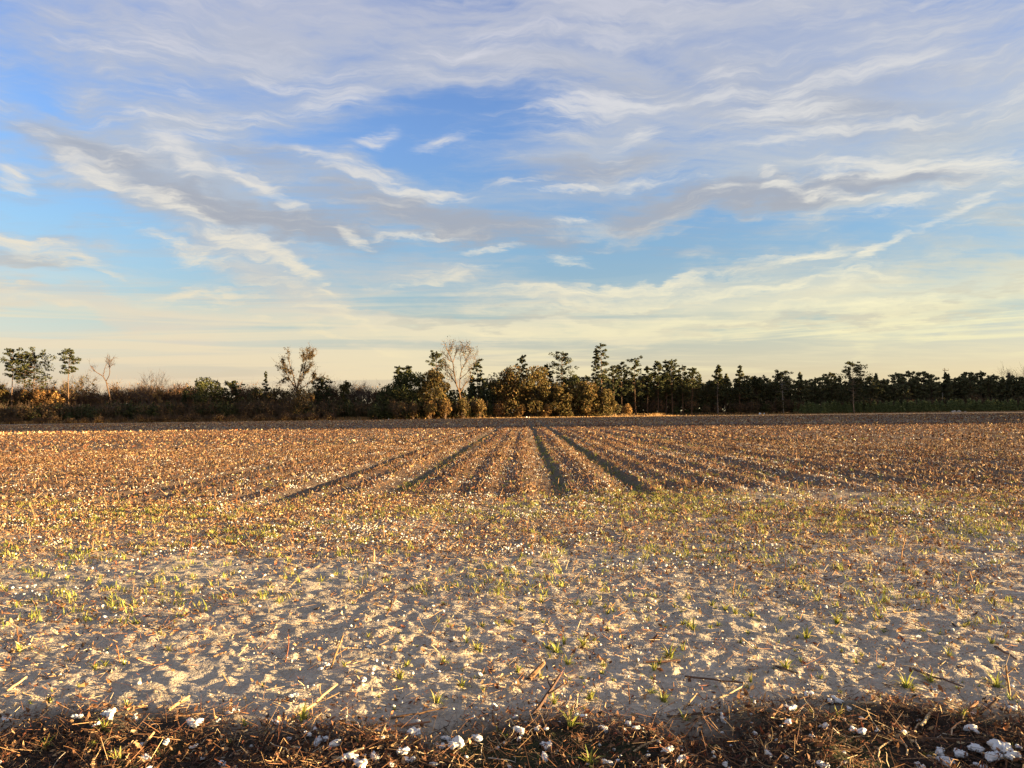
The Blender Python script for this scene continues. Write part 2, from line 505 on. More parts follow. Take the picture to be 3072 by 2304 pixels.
def mulch(x, y):
    """the dark strip of torn-up plants nearest the camera"""
    n = vnoise(x, y, 0.9, 31, 3) * 0.38 + vnoise(x, y, 4.0, 32, 2) * 0.18
    lim = 4.66 + 0.7 * n - 0.30 * np.exp(-((x + 0.38) / 0.4) ** 2) - 0.16 * np.exp(-((x - 0.95) / 0.4) ** 2) + 0.10 * np.exp(-((x - 2.2) / 0.8) ** 2)
    return 1 - sstep(y, lim - 0.34, lim + 0.30)

def tilt(x):
    return 0.012 * np.clip(x, -420.0, 420.0)

def height(x, y):
    x = np.asarray(x, float); y = np.asarray(y, float)
    r = np.hypot(x, y)
    near = 1 - sstep(r, 30, 60)
    R = rowness(x, y)
    c = x - LEAN * y
    z = tilt(x)
    z = z + 0.030 * R * np.cos(2 * np.pi * c / ROW) * (1 - sstep(r, 70, 120))
    z = z - 0.112 * track_mask(x, y) * (1 - sstep(r, 150, 230))
    rough = 1 - 0.35 * R
    z = z + rough * (0.014 * vnoise(x, y, 1.1, 3, 2) + near * (0.012 * vnoise(x * 1.0, y, 4.2, 11, 2) + 0.016 * vnoise(x, y, 10.0, 13, 2)))
    fine = 1 - sstep(r, 9, 16)
    clod = np.maximum(vnoise(x, y, 16.0, 21, 2), 0.0)
    z = z + fine * (0.009 * vnoise(x, y, 30.0, 17, 2) + 0.026 * clod ** 1.5)
    # faint ripples and old wheel marks cross the headland
    z = z + (1 - R) * near * 0.010 * np.sin(6.283 * (x * 0.25 + y * 1.0) / 0.55 + 2.5 * vnoise(x, y, 0.8, 23, 2)) * sstep(vnoise(x, y, 0.4, 25, 2), -.2, .5)
    z = z + 0.055 * mulch(x, y) * (0.45 + 1.2 * vnoise(x, y, 2.6, 41, 3))
    return z

def soil_colour(x, y):
    R = rowness(x, y)[..., None]
    mk = mulch(x, y)[..., None]
    tr = track_mask(x, y)[..., None]
    n1 = vnoise(x, y, 0.5, 51, 3)[..., None]
    n2 = vnoise(x, y, 3.0, 53, 3)[..., None]
    sand = np.array([0.43, 0.355, 0.265]) * (1 + 0.14 * n1 + 0.14 * n2)
    loam = np.array([0.160, 0.112, 0.078]) * (1 + 0.2 * n1 + 0.15 * n2)
    # the headland grows browner and more littered towards the rows
    k = sstep(y + 2.0 * vnoise(x, y, 0.5, 57, 2), 7.5, 14.5)[..., None]
    c = sand * (1 - 0.45 * k) + loam * 0.45 * k
    c = c * (1 - R) + loam * R
    c = c * (1 - 0.5 * tr) + np.array([0.085, 0.085, 0.045]) * 0.5 * tr
    dark = np.array([0.034, 0.025, 0.018]) * (1 + 0.5 * n2)  # dark mulch, its colour lowered further to stand in for self-shadow
    moss = np.array([0.040, 0.050, 0.018])
    g_ = sstep(vnoise(x, y, 2.2, 61, 2), 0.15, 0.6)[..., None]
    dark = dark * (1 - 0.6 * g_) + moss * 0.6 * g_
    c = c * (1 - mk) + dark * mk
    # far margin: pale track on the left, straw-coloured grass in the middle and on the right
    e = edge_y(x) - y
    pale = (sstep(e, 1.5, 2.5) * (1 - sstep(e, 6.5, 8.5)))[..., None]
    leftish = (1 - sstep(x, 10, 40))[..., None]
    straw = (1 - sstep(e + 3 * vnoise(x, y, 0.1, 71, 2), 16, 30))[..., None] * sstep(x, -40, 10)[..., None]
    c = c * (1 - straw) + np.array([0.40, 0.27, 0.15]) * straw
    c = c * (1 - pale * (0.35 + 0.65 * leftish)) + np.array([0.52, 0.44, 0.33]) * pale * (0.35 + 0.65 * leftish)
    beyond = (1 - sstep(e, -6, 0))[..., None]
    return c * (1 - beyond) + np.array([0.075, 0.055, 0.035]) * beyond

def make_ground():
    front = np.linspace(-rad(46), rad(46), 470)
    back = np.linspace(rad(46), 2 * np.pi - rad(46), 60)[1:-1]
    A = np.concatenate([front, back])
    r = [0.5, 1.0, 1.6, 2.2]
    while r[-1] < 5500:
        k = r[-1]
        step = 0.0058 if k < 14 else 0.0100 if k < 32 else 0.02 if k < 120 else 0.035 if k < 320 else 0.2
        r.append(k * (1 + step))
    r = np.array(r)
    RR, AA = np.meshgrid(r, A, indexing='ij')
    x, y = RR * np.sin(AA), RR * np.cos(AA)
    z = height(x, y)
    na, nr = len(A), len(r)
    V = np.stack([x, y, z], -1).reshape(-1, 3)
    Cc = soil_colour(x, y).reshape(-1, 3)
    i = np.arange(nr - 1)[:, None] * na
    j = np.arange(na)[None, :]
    j2 = (j + 1) % na
    F = np.stack([i + j, i + na + j, i + na + j2, i + j2], -1).reshape(-1, 4)[:, ::-1]
    # close the hole under the camera
    V = np.concatenate([V, [[0, 0, 0.0]]]); Cc = np.concatenate([Cc, [[0.05, 0.04, 0.03]]])
    F = np.concatenate([F, np.array([[k, (k + 1) % na, len(V) - 1, len(V) - 1] for k in range(na)])[:0]])
    me = indexed_mesh('field', V, F, M_SOIL, Cc, smooth=True)
    bm = bmesh.new(); bm.from_mesh(me); bm.verts.ensure_lookup_table()
    c = bm.verts[len(V) - 1]
    for k in range(na):
        f = bm.faces.new((bm.verts[k], c, bm.verts[(k + 1) % na])); f.smooth = True
    bmesh.ops.recalc_face_normals(bm, faces=bm.faces[-na:])
    bm.to_mesh(me); bm.free()
    o = link('field', me)
    return tag(o, 'harvested cotton field of pale sandy soil with rows running to the trees', kind='structure')
make_ground()

def at_pixel(px, py):
    """point of the field that the photograph shows at a pixel"""
    dx_, dz_ = ray(px, py)
    d = CAM_Z / (0.012 * dx_ - dz_) if (0.012 * dx_ - dz_) > 1e-4 else 260.0
    for _ in range(6):
        h = float(height(dx_ * d, d))
        d = (CAM_Z - h) / -dz_ if dz_ < -1e-4 else 260.0
    return np.array([dx_ * d, d, float(height(dx_ * d, d))])

# ------------------------------------------------------------------ loose plant remains
def wedge(r1, r2, per_m2, half=rad(37)):
    n = int(per_m2 * half * (r2 * r2 - r1 * r1))
    r = np.sqrt(RNG.random(n) * (r2 * r2 - r1 * r1) + r1 * r1)
    a = (RNG.random(n) * 2 - 1) * half
    return r * np.sin(a), r * np.cos(a)

def unit(n):
    v = RNG.normal(size=(n, 3))
    return v / np.linalg.norm(v, axis=1)[:, None]

def pick(pal, n, jit=0.25):
    pal = np.asarray(pal, float)
    c = pal[RNG.integers(0, len(pal), n)]
    return c * (1 + jit * (RNG.random((n, 1)) * 2 - 1))

BROWN = [(.20, .095, .040), (.27, .13, .055), (.34, .19, .085), (.14, .065, .032), (.42, .27, .13), (.24, .095, .035), (.17, .06, .030)]
TAN = [(.48, .36, .20), (.55, .43, .26), (.40, .28, .15), (.36, .22, .11)]
EARTH = [(.105, .050, .026), (.135, .066, .032), (.17, .094, .046), (.075, .038, .022), (.22, .135, .068), (.14, .052, .026), (.06, .035, .022)]
DARKB = [(.085, .045, .026), (.12, .055, .028), (.06, .038, .025), (.18, .085, .04), (.30, .19, .10)]

def flakes(acc, x, y, size, lift, col, bend=True, flat=0.5):
    """dry leaves and hull pieces; flat pulls their faces towards lying flat"""
    n = len(x)
    if n == 0: return
    nrm = unit(n); nrm[:, 2] = np.abs(nrm[:, 2]) + flat
    nrm /= np.linalg.norm(nrm, axis=1)[:, None]
    u = np.cross(nrm, unit(n)); u /= np.linalg.norm(u, axis=1)[:, None] + 1e-9
    v = np.cross(nrm, u)
    size = np.broadcast_to(size, n)
    L = (size * (0.7 + 0.6 * RNG.random(n)))[:, None]
    Wd = L * (0.16 + 0.44 * RNG.random((n, 1)) ** 1.5)
    c = np.stack([x, y, height(x, y) + lift], -1)
    a, b = u * L * 0.5, v * Wd * 0.5
    if bend:
        k = nrm * L * (RNG.random((n, 1)) - 0.25) * 0.6
        m1, m2 = c - b, c + b
        s, e = c - a + k, c + a + k * 0.6
        t1 = 0.35
        Q = np.concatenate([np.stack([s - b * t1, s + b * t1, m2, m1], 1), np.stack([m1, m2, e + b * 0.15, e - b * 0.15], 1)])
        acc.quads(Q, np.concatenate([col, col]))
    else:
        acc.quads(np.stack([c - a, c - b * 1.1, c + a, c + b], 1), col)

def twigs(acc, x, y, length, radius, up, col, lift=0.01):
    """straight three-sided stalk pieces; up = how steeply they stand"""
    n = len(x)
    if n == 0: return
    a = RNG.random(n) * 2 * np.pi
    up = np.broadcast_to(up, n)
    d = np.stack([np.cos(a) * np.cos(up), np.sin(a) * np.cos(up), np.sin(up)], -1)
    length = np.broadcast_to(length, n)[:, None]; radius = np.broadcast_to(radius, n)[:, None]
    p = np.stack([x, y, height(x, y) + lift], -1)
    e = p + d * length
    u = np.cross(d, unit(n)); u /= np.linalg.norm(u, axis=1)[:, None] + 1e-9
    v = np.cross(d, u)
    ring = [np.cos(t) * u + np.sin(t) * v for t in (0, 2.094, 4.189)]
    for i in range(3):
        r1, r2 = ring[i] * radius, ring[(i + 1) % 3] * radius
        acc.quads(np.stack([p + r1, p + r2, e + r2 * 0.6, e + r1 * 0.6], 1), col)

OCT_F = np.array([[0, 1, 2], [0, 2, 3], [0, 3, 4], [0, 4, 1], [5, 2, 1], [5, 3, 2], [5, 4, 3], [5, 1, 4]])
OCT_V = np.array([[0, 0, 1], [1, 0, 0], [0, 1, 0], [-1, 0, 0], [0, -1, 0], [0, 0, -1]], float)
_p = (1 + 5 ** 0.5) / 2
ICO_V = np.array([[-1, _p, 0], [1, _p, 0], [-1, -_p, 0], [1, -_p, 0], [0, -1, _p], [0, 1, _p], [0, -1, -_p], [0, 1, -_p], [_p, 0, -1], [_p, 0, 1], [-_p, 0, -1], [-_p, 0, 1]], float) / 1.9
ICO_F = np.array([[0, 11, 5], [0, 5, 1], [0, 1, 7], [0, 7, 10], [0, 10, 11], [1, 5, 9], [5, 11, 4], [11, 10, 2], [10, 7, 6], [7, 1, 8], [3, 9, 4], [3, 4, 2], [3, 2, 6], [3, 6, 8], [3, 8, 9], [4, 9, 5], [2, 4, 11], [6, 2, 10], [8, 6, 7], [9, 8, 1]])

class Lumps:
    def __init__(self): self.V, self.F, self.C, self.n = [], [], [], 0
    def add(self, x, y, size, lift, fine, col):
        n = len(x)
        if n == 0: return
        bv, bf = (ICO_V, ICO_F) if fine else (OCT_V, OCT_F)
        s = np.broadcast_to(size, n)[:, None, None]
        v = bv[None] * (1 + 0.7 * (RNG.random((n, len(bv), 1)) - 0.5)) * (0.55 + 0.7 * RNG.random((n, 1, 3))) * s
        a = RNG.random(n) * 6.283
        ca, sa = np.cos(a)[:, None], np.sin(a)[:, None]
        v = np.stack([v[..., 0] * ca - v[..., 1] * sa, v[..., 0] * sa + v[..., 1] * ca, v[..., 2] * 0.75], -1)
        v += np.stack([x, y, height(x, y) + lift], -1)[:, None]
        f = bf[None] + (np.arange(n) * len(bv))[:, None, None] + self.n
        self.V.append(v.reshape(-1, 3)); self.F.append(f.reshape(-1, 3)); self.C.append(np.repeat(col, len(bv), axis=0))
        self.n += n * len(bv)
    def build(self, name, mat):
        return link(name, indexed_mesh(name, np.concatenate(self.V), np.concatenate(self.F), mat, np.concatenate(self.C), smooth=True))

def keep(x, y, p):
    k = RNG.random(len(x)) < p
    return x[k], y[k]

def row_dens(x, y):
    """litter lies thick on the rows, thin between them and hardly at all in the wheel tracks"""
    c = x - LEAN * y
    w = 0.5 + 0.5 * np.cos(2 * np.pi * c / ROW)
    return np.clip((0.40 + 0.62 * w) * (0.72 + 0.55 * vnoise(x, y, 0.35, 81, 3)), 0, 1) * np.clip(1 - 1.15 * track_mask(x, y), 0.02, 1)

def head_dens(x, y):
    """patchy litter on the bare headland between the camera and the rows"""
    n = vnoise(x, y, 0.55, 83, 3)
    band = np.interp(y, [4.2, 5.0, 6.5, 8.5, 10, 12, 14, 17], [0.7, 0.42, 0.50, 0.82, 1.0, 1.0, 1.0, 1.0])
    return np.clip(band * (0.75 + 1.1 * n), 0.02, 1)

def scatter():
    leaf, stalk, lint = Acc(), Acc(), Lumps()
    # dark strip of torn plants, browns picked extra dark to imitate self-shadow
    x, y = wedge(2.3, 5.6, 1900); x, y = keep(x, y, mulch(x, y) * np.clip(0.55 + 0.8 * vnoise(x, y, 3, 85, 2), 0.15, 1))
    n = len(x); flakes(leaf, x, y, 0.018 + 0.026 * RNG.random(n), 0.004 + 0.035 * RNG.random(n), pick(DARKB[:3] + DARKB + DARKB[:4] + [(.14, .042, .022)], n, 0.4), flat=0.25)
    x, y = wedge(2.3, 5.6, 760); x, y = keep(x, y, mulch(x, y))
    n = len(x); twigs(stalk, x, y, 0.04 + 0.16 * RNG.random(n) ** 2, 0.0009 + 0.0016 * RNG.random(n) ** 2, RNG.normal(0.12, 0.3, n), pick(DARKB[:4] + DARKB[:4] + TAN[3:] + [(.13, .05, .026)], n, 0.35), 0.014)
    # headland
    x, y = wedge(3.6, 23.5, 600); x, y = keep(x, y, head_dens(x, y) * (1 - rowness(x, y)))
    n = len(x); r = np.hypot(x, y); flakes(leaf, x, y, (0.012 + 0.034 * RNG.random(n) ** 1.5) * (0.8 + r / 18), 0.003 + 0.02 * RNG.random(n), pick(BROWN + TAN + DARKB, n, 0.35), flat=0.35)
    x, y = wedge(3.6, 23.5, 190); x, y = keep(x, y, np.clip(head_dens(x, y) * 1.1 + 0.12, 0, 1) * (1 - rowness(x, y)))
    n = len(x); twigs(stalk, x, y, 0.03 + 0.13 * RNG.random(n) ** 2.2, 0.0010 + 0.0018 * RNG.random(n), np.abs(RNG.normal(0.08, 0.35, n)), pick(DARKB + BROWN + TAN + TAN[2:], n, 0.3), 0.006)
    # rows in full sun
    x, y = wedge(15.2, 46, 112); x, y = keep(x, y, row_dens(x, y) * rowness(x, y))
    n = len(x); r = np.hypot(x, y); flakes(leaf, x, y, 0.036 + 0.055 * RNG.random(n) + r * 0.0006, 0.008 + 0.09 * RNG.random(n) ** 1.8, pick(EARTH + EARTH + TAN[2:], n, 0.35), flat=0.05)
    x, y = wedge(15.2, 46, 56); x, y = keep(x, y, row_dens(x, y) * rowness(x, y))
    n = len(x); twigs(stalk, x, y, 0.05 + 0.22 * RNG.random(n) ** 1.6, 0.0028 + 0.004 * RNG.random(n), RNG.random(n) * 1.4, pick(EARTH + EARTH + TAN[2:], n, 0.35), 0.0)
    x, y = wedge(45, 96, 24); x, y = keep(x, y, row_dens(x, y))
    n = len(x); flakes(leaf, x, y, 0.10 + 0.11 * RNG.random(n), 0.01 + 0.16 * RNG.random(n) ** 1.5, pick(EARTH + EARTH + TAN[2:3], n, 0.35), bend=False, flat=0.0)
    x, y = wedge(95, 236, 4.2); x, y = keep(x, y, row_dens(x, y) * (y < edge_y(x) - 10))
    n = len(x); flakes(leaf, x, y, 0.20 + 0.18 * RNG.random(n), 0.02 + 0.13 * RNG.random(n), pick(BROWN + TAN, n, 0.35), bend=False, flat=0.0)
    # crumbs of soil
    clods = Lumps()
    for r1, r2, d, s0, s1, pw in ((3.6, 8, 260, .003, .016, 2.6), (8, 15, 70, .007, .022, 1.8)):
        x, y = wedge(r1, r2, d)
        x, y = keep(x, y, (1 - mulch(x, y)) * np.clip(.5 + 1.2 * vnoise(x, y, 1.1, 89, 2), .06, 1)); n = len(x)
        clods.add(x, y, s0 + (s1 - s0) * RNG.random(n) ** pw, 0.001, False, pick([(.43, .355, .265), (.36, .29, .215), (.47, .39, .29)], n, .15))
    tag(clods.build('soil_crumbs', M_SOIL), 'crumbs and clods of sandy soil over the headland', kind='stuff')
    # lint
    for r1, r2, d, s0, s1, fine in ((3.4, 9, 90, .005, .015, True), (9, 17, 190, .008, .021, True), (17, 45, 66, .013, .030, False), (45, 96, 3.0, .03, .05, False), (96, 230, 0.25, .05, .09, False)):
        x, y = wedge(r1, r2, d)
        p = np.clip(0.10 + 2.1 * (vnoise(x, y, 0.9, 87, 3) + 0.04), 0.05, 1) * np.clip(.6 + 1.2 * vnoise(x, y, 4.0, 88, 2), .1, 1) * np.where(y < 17, np.clip(head_dens(x, y) + 0.15, 0, 1), 1)
        p = p * np.clip(1 - track_mask(x, y), 0, 1)
        x, y = keep(x, y, p); n = len(x)
        w = 0.36 + 0.40 * RNG.random((n, 1))
        lint.add(x, y, s0 + (s1 - s0) * RNG.random(n), 0.004 + 0.03 * RNG.random(n), fine, w * np.array([1.0, 0.97, 0.92]))
    o = leaf.build('leaf_litter', M_LITTER); tag(o, 'brown leaf and hull litter strewn over the whole field', kind='stuff')
    o = stalk.build('stalk_litter', M_STALK); tag(o, 'broken brown cotton stalk pieces strewn over the field', kind='stuff')
    o = lint.build('lint_scraps', M_LINT); tag(o, 'small white cotton lint scraps dotted over the field', kind='stuff')
    print('litter faces', leaf.n, stalk.n, lint.n)
scatter()

# ================================================================== things lying and growing on the field
def blade_tuft(seed, n, h, spread, pal):
    """a tuft of narrow bent blades rising from one root"""
    r = np.random.default_rng(seed)
    a = Acc()
    for _ in range(n):
        t = r.random() * 6.283
        lean = 0.15 + spread * r.random()
        L = h * (0.5 + 0.6 * r.random())
        w = 0.0028 + 0.0032 * r.random()
        d = np.array([math.cos(t), math.sin(t), 0]); s = np.array([-math.sin(t), math.cos(t), 0])
        b = d * 0.012 * r.random() + s * 0.01 * (r.random() - .5) - np.array([0, 0, 0.01])
        p = [b]
        for k in range(3):
            an = lean * (0.55 + 0.75 * k)
            p.append(p[-1] + L / 3 * (d * math.sin(an) + np.array([0, 0, math.cos(an)])))
        ww = [w, w * 1.15, w * 0.8, w * 0.1]
        c = np.array(pal[r.integers(len(pal))]) * (0.8 + 0.4 * r.random())
        a.quads([[p[k] - s * ww[k], p[k] + s * ww[k], p[k + 1] + s * ww[k + 1], p[k + 1] - s * ww[k + 1]] for k in range(3)], c)
    return a

GREENS = [(.20, .22, .032), (.26, .27, .045), (.15, .18, .030), (.33, .30, .07), (.38, .31, .10)]
tuft_meshes = [blade_tuft(100 + i, 6 + 2 * i, 0.075 + 0.012 * (i % 4) + .01 * (i > 3), 0.35 + 0.13 * i, GREENS).mesh('grass_tuft', M_GRASS) for i in range(8)]

def grass_points():
    x, y = wedge(3.3, 22.5, 46)
    dens = np.interp(y, [3.2, 4.6, 6, 7.5, 9, 12, 15, 16.5, 18], [0.06, 0.13, 0.30, 0.46, 0.50, 0.50, 0.42, 0.26, 0.05])
    p = dens * np.clip(0.72 + 0.006 * x + 1.3 * vnoise(x, y, 0.5, 91, 3), 0.03, 1) + 0.5 * np.exp(-((x - 3.0) / 1.3) ** 2 - ((y - 16.2) / 1.6) ** 2)
    return keep(x, y, p)

def place_grass():
    x, y = grass_points()
    o = np.argsort(np.hypot(x, y))
    x, y = x[o], y[o]
    z = height(x, y)
    hero = [(2510, 1870), (2420, 1915), (1990, 2105), (1770, 2095), (1710, 2190), (910, 2160), (1310, 2110), (1385, 2060), (2720, 2065), (2990, 2060), (1200, 2040), (1330, 1985), (2010, 1975), (1670, 1955)]
    labs = ['bushy green grass tuft on open sand, farthest of the right-hand tufts', 'green grass tuft on open sand just below the farthest bushy tuft', 'tallest bright green grass clump growing at the rim of the dark strip',
            'yellow green grass tuft just right of the leaning dark stake', 'green blades sprouting in the dark strip below the leaning stake', 'green spray of blades beside the long forked straw stem',
            'lone green tuft between sand and dark strip left of the stake', 'thin green tuft on sand above the isolated long twig', 'pale green tuft of few blades above the long cream stem',
            'bright green tuft at the right border of the sand', 'thin yellowish tuft on grey sand in the middle, near a cotton boll', 'small leafy tuft on grey sand left of the splintered stub',
            'bright tuft beside the level dark twig and dry leaves', 'wide low green tuft right above the splintered stub']
    n = 0
    for px, py in hero:
        c = at_pixel(px, py)
        t = link('grass_tuft', tuft_meshes[7 - n % 4], loc=c)
        t.rotation_euler = (0, 0, n * 1.7); t.scale = (1.15,) * 3
        tag(t, labs[n], 'grass tuft')
        n += 1
    k = 270
    zone = lambda X, Y: ('on bare sand close to the dark strip', 'on the half-littered middle of the headland', 'in the thick litter short of the crop rows')[0 if Y < 6.3 else 1 if Y < 8.6 else 2]
    side = lambda X, Y: 'left' if X < -.22 * Y else 'right' if X > .22 * Y else 'middle'
    for i in range(k):
        t = link('grass_tuft', tuft_meshes[i % 8], loc=(x[i], y[i], z[i]))
        t.rotation_euler = (0, 0, RNG.random() * 6.28)
        s = 0.32 + 0.62 * RNG.random() ** 1.6; t.scale = (s * 1.15, s * 1.15, s * (.7 + .5 * RNG.random()))
        zz, ss = zone(x[i], y[i]), side(x[i], y[i])
        tag(t, 'small yellow green grass tuft ' + zz + ', ' + ss + ' third', 'grass tuft', 'small grass tufts ' + zz + ', ' + ss)
    # the rest, towards the rows and in the wheel tracks, as one mass
    gx, gy = wedge(17, 60, 9); gx, gy = keep(gx, gy, np.clip(track_mask(gx, gy), 0, 1) * 0.9 + 0.03)
    X, Y = np.concatenate([x[k:], gx]), np.concatenate([y[k:], gy])
    a = Acc()
    for rep in range(9):
        n = len(X)
        xx, yy = X + RNG.normal(0, .03, n), Y + RNG.normal(0, .03, n)
        h = (0.028 + 0.055 * RNG.random(n) ** 1.6)[:, None]; t = RNG.random(n) * 6.283
        d = np.stack([np.cos(t), np.sin(t), 0 * t], -1); s = np.stack([-np.sin(t), np.cos(t), 0 * t], -1)
        w = (0.002 + 0.003 * RNG.random(n) + np.hypot(X, Y) * 0.00007)[:, None]
        p0 = np.stack([xx, yy, height(xx, yy)], -1)
        up = np.array([0, 0, 1.0])
        p1 = p0 + h * (0.7 * up + 0.25 * d); p2 = p1 + h * (0.35 * up + 0.55 * d)
        c = pick(GREENS, n, 0.25)
        a.quads(np.stack([p0 - s * w, p0 + s * w, p1 + s * w, p1 - s * w], 1), c)
        a.quads(np.stack([p1 - s * w, p1 + s * w, p2 + s * w * .2, p2 - s * w * .2], 1), c)
    o = a.build('grass', M_GRASS)
    tag(o, 'thin green grass scattered through the headland and the wheel tracks', kind='stuff')
place_grass()

# ------------------------------------------------------------------ cotton
def lock_mesh(seed):
    """one fluffy lock of lint: an uneven soft lump"""
    bm = bmesh.new()
    bmesh.ops.create_icosphere(bm, subdivisions=3, radius=1.0)
    r = random.Random(seed)
    sx, sy, sz = 0.8 + 0.5 * r.random(), 0.55 + 0.25 * r.random(), 0.5 + 0.25 * r.random()
    ph = [r.random() * 9 for _ in range(6)]
    for v in bm.verts:
        x, y, z = v.co
        k = 1 + 0.20 * math.sin(3 * x + ph[0]) * math.sin(3.5 * y + ph[1]) + 0.14 * math.sin(6 * z + ph[2] + 4 * x) + 0.10 * math.sin(9 * y + ph[3]) + 0.07 * math.sin(14 * x + ph[4] + 9 * z) * math.sin(13 * y + ph[5]) + 0.13 * (r.random() - .5)
        v.co = (x * sx * k, y * sy * k, z * sz * k + 0.35)
    for f in bm.faces: f.smooth = True
    me = bpy.data.meshes.new('lock')
    bm.to_mesh(me); bm.free()
    at = me.attributes.new('Col', 'FLOAT_COLOR', 'POINT')
    w = 0.66 + 0.12 * r.random()
    at.data.foreach_set('color', np.tile(np.array([w, w * .975, w * .93, 1], np.float32), len(me.vertices)))
    me.materials.append(M_LINT)
    return me
locks = [lock_mesh(300 + i) for i in range(9)]

def bur_mesh(seed):
    """the dry four-pointed hull that held the lint"""
    r = np.random.default_rng(seed)
    a = Acc()
    for k in range(4):
        t = k * 1.571 + 0.3 * r.random()
        d = np.array([math.cos(t), math.sin(t), 0]); s = np.array([-math.sin(t), math.cos(t), 0]); u = np.array([0, 0, 1.0])
        p = [0 * d, d * .6 + u * .05, d * 1.1 + u * .45, d * 1.25 + u * .95]
        w = [.16, .5, .36, .03]
        a.quads([[p[j] - s * w[j], p[j] + s * w[j], p[j + 1] + s * w[j + 1], p[j + 1] - s * w[j + 1]] for j in range(3)], (.20 + .06 * r.random(), .115, .06))
    a.tube([(0, 0, .05), (.1, 0, -.5), (.3, .1, -1.0)], [.1, .08, .07], (.16, .09, .05), 5)
    return a.mesh('bur', M_LITTER)
burs = [bur_mesh(350 + i) for i in range(4)]

def cotton_boll(loc, size, n, label, group=None, rz=0.0, bur=True, seed=0):
    r = random.Random(seed)
    root = empty('cotton_boll', loc, label, 'cotton boll', group, rz)
    for k in range(n):
        t = 6.283 * k / n + r.random()
        o = link('lock', locks[r.randrange(9)], root)
        d = size * (0.75 if n > 1 else 0.0)
        o.location = (d * math.cos(t), d * math.sin(t), size * 0.15 * r.random() + size * 0.05)
        o.rotation_euler = (r.uniform(-.5, .5), r.uniform(-.5, .5), r.random() * 6.28)
        o.scale = (size * r.uniform(.75, 1.1),) * 3
    if bur:
        b = link('bur', burs[r.randrange(4)], root)
        b.location = (0, 0, -0.05 * size); b.scale = (size,) * 3
        b.rotation_euler = (r.uniform(-.7, .7), r.uniform(-.7, .7), r.random() * 6)
    return root

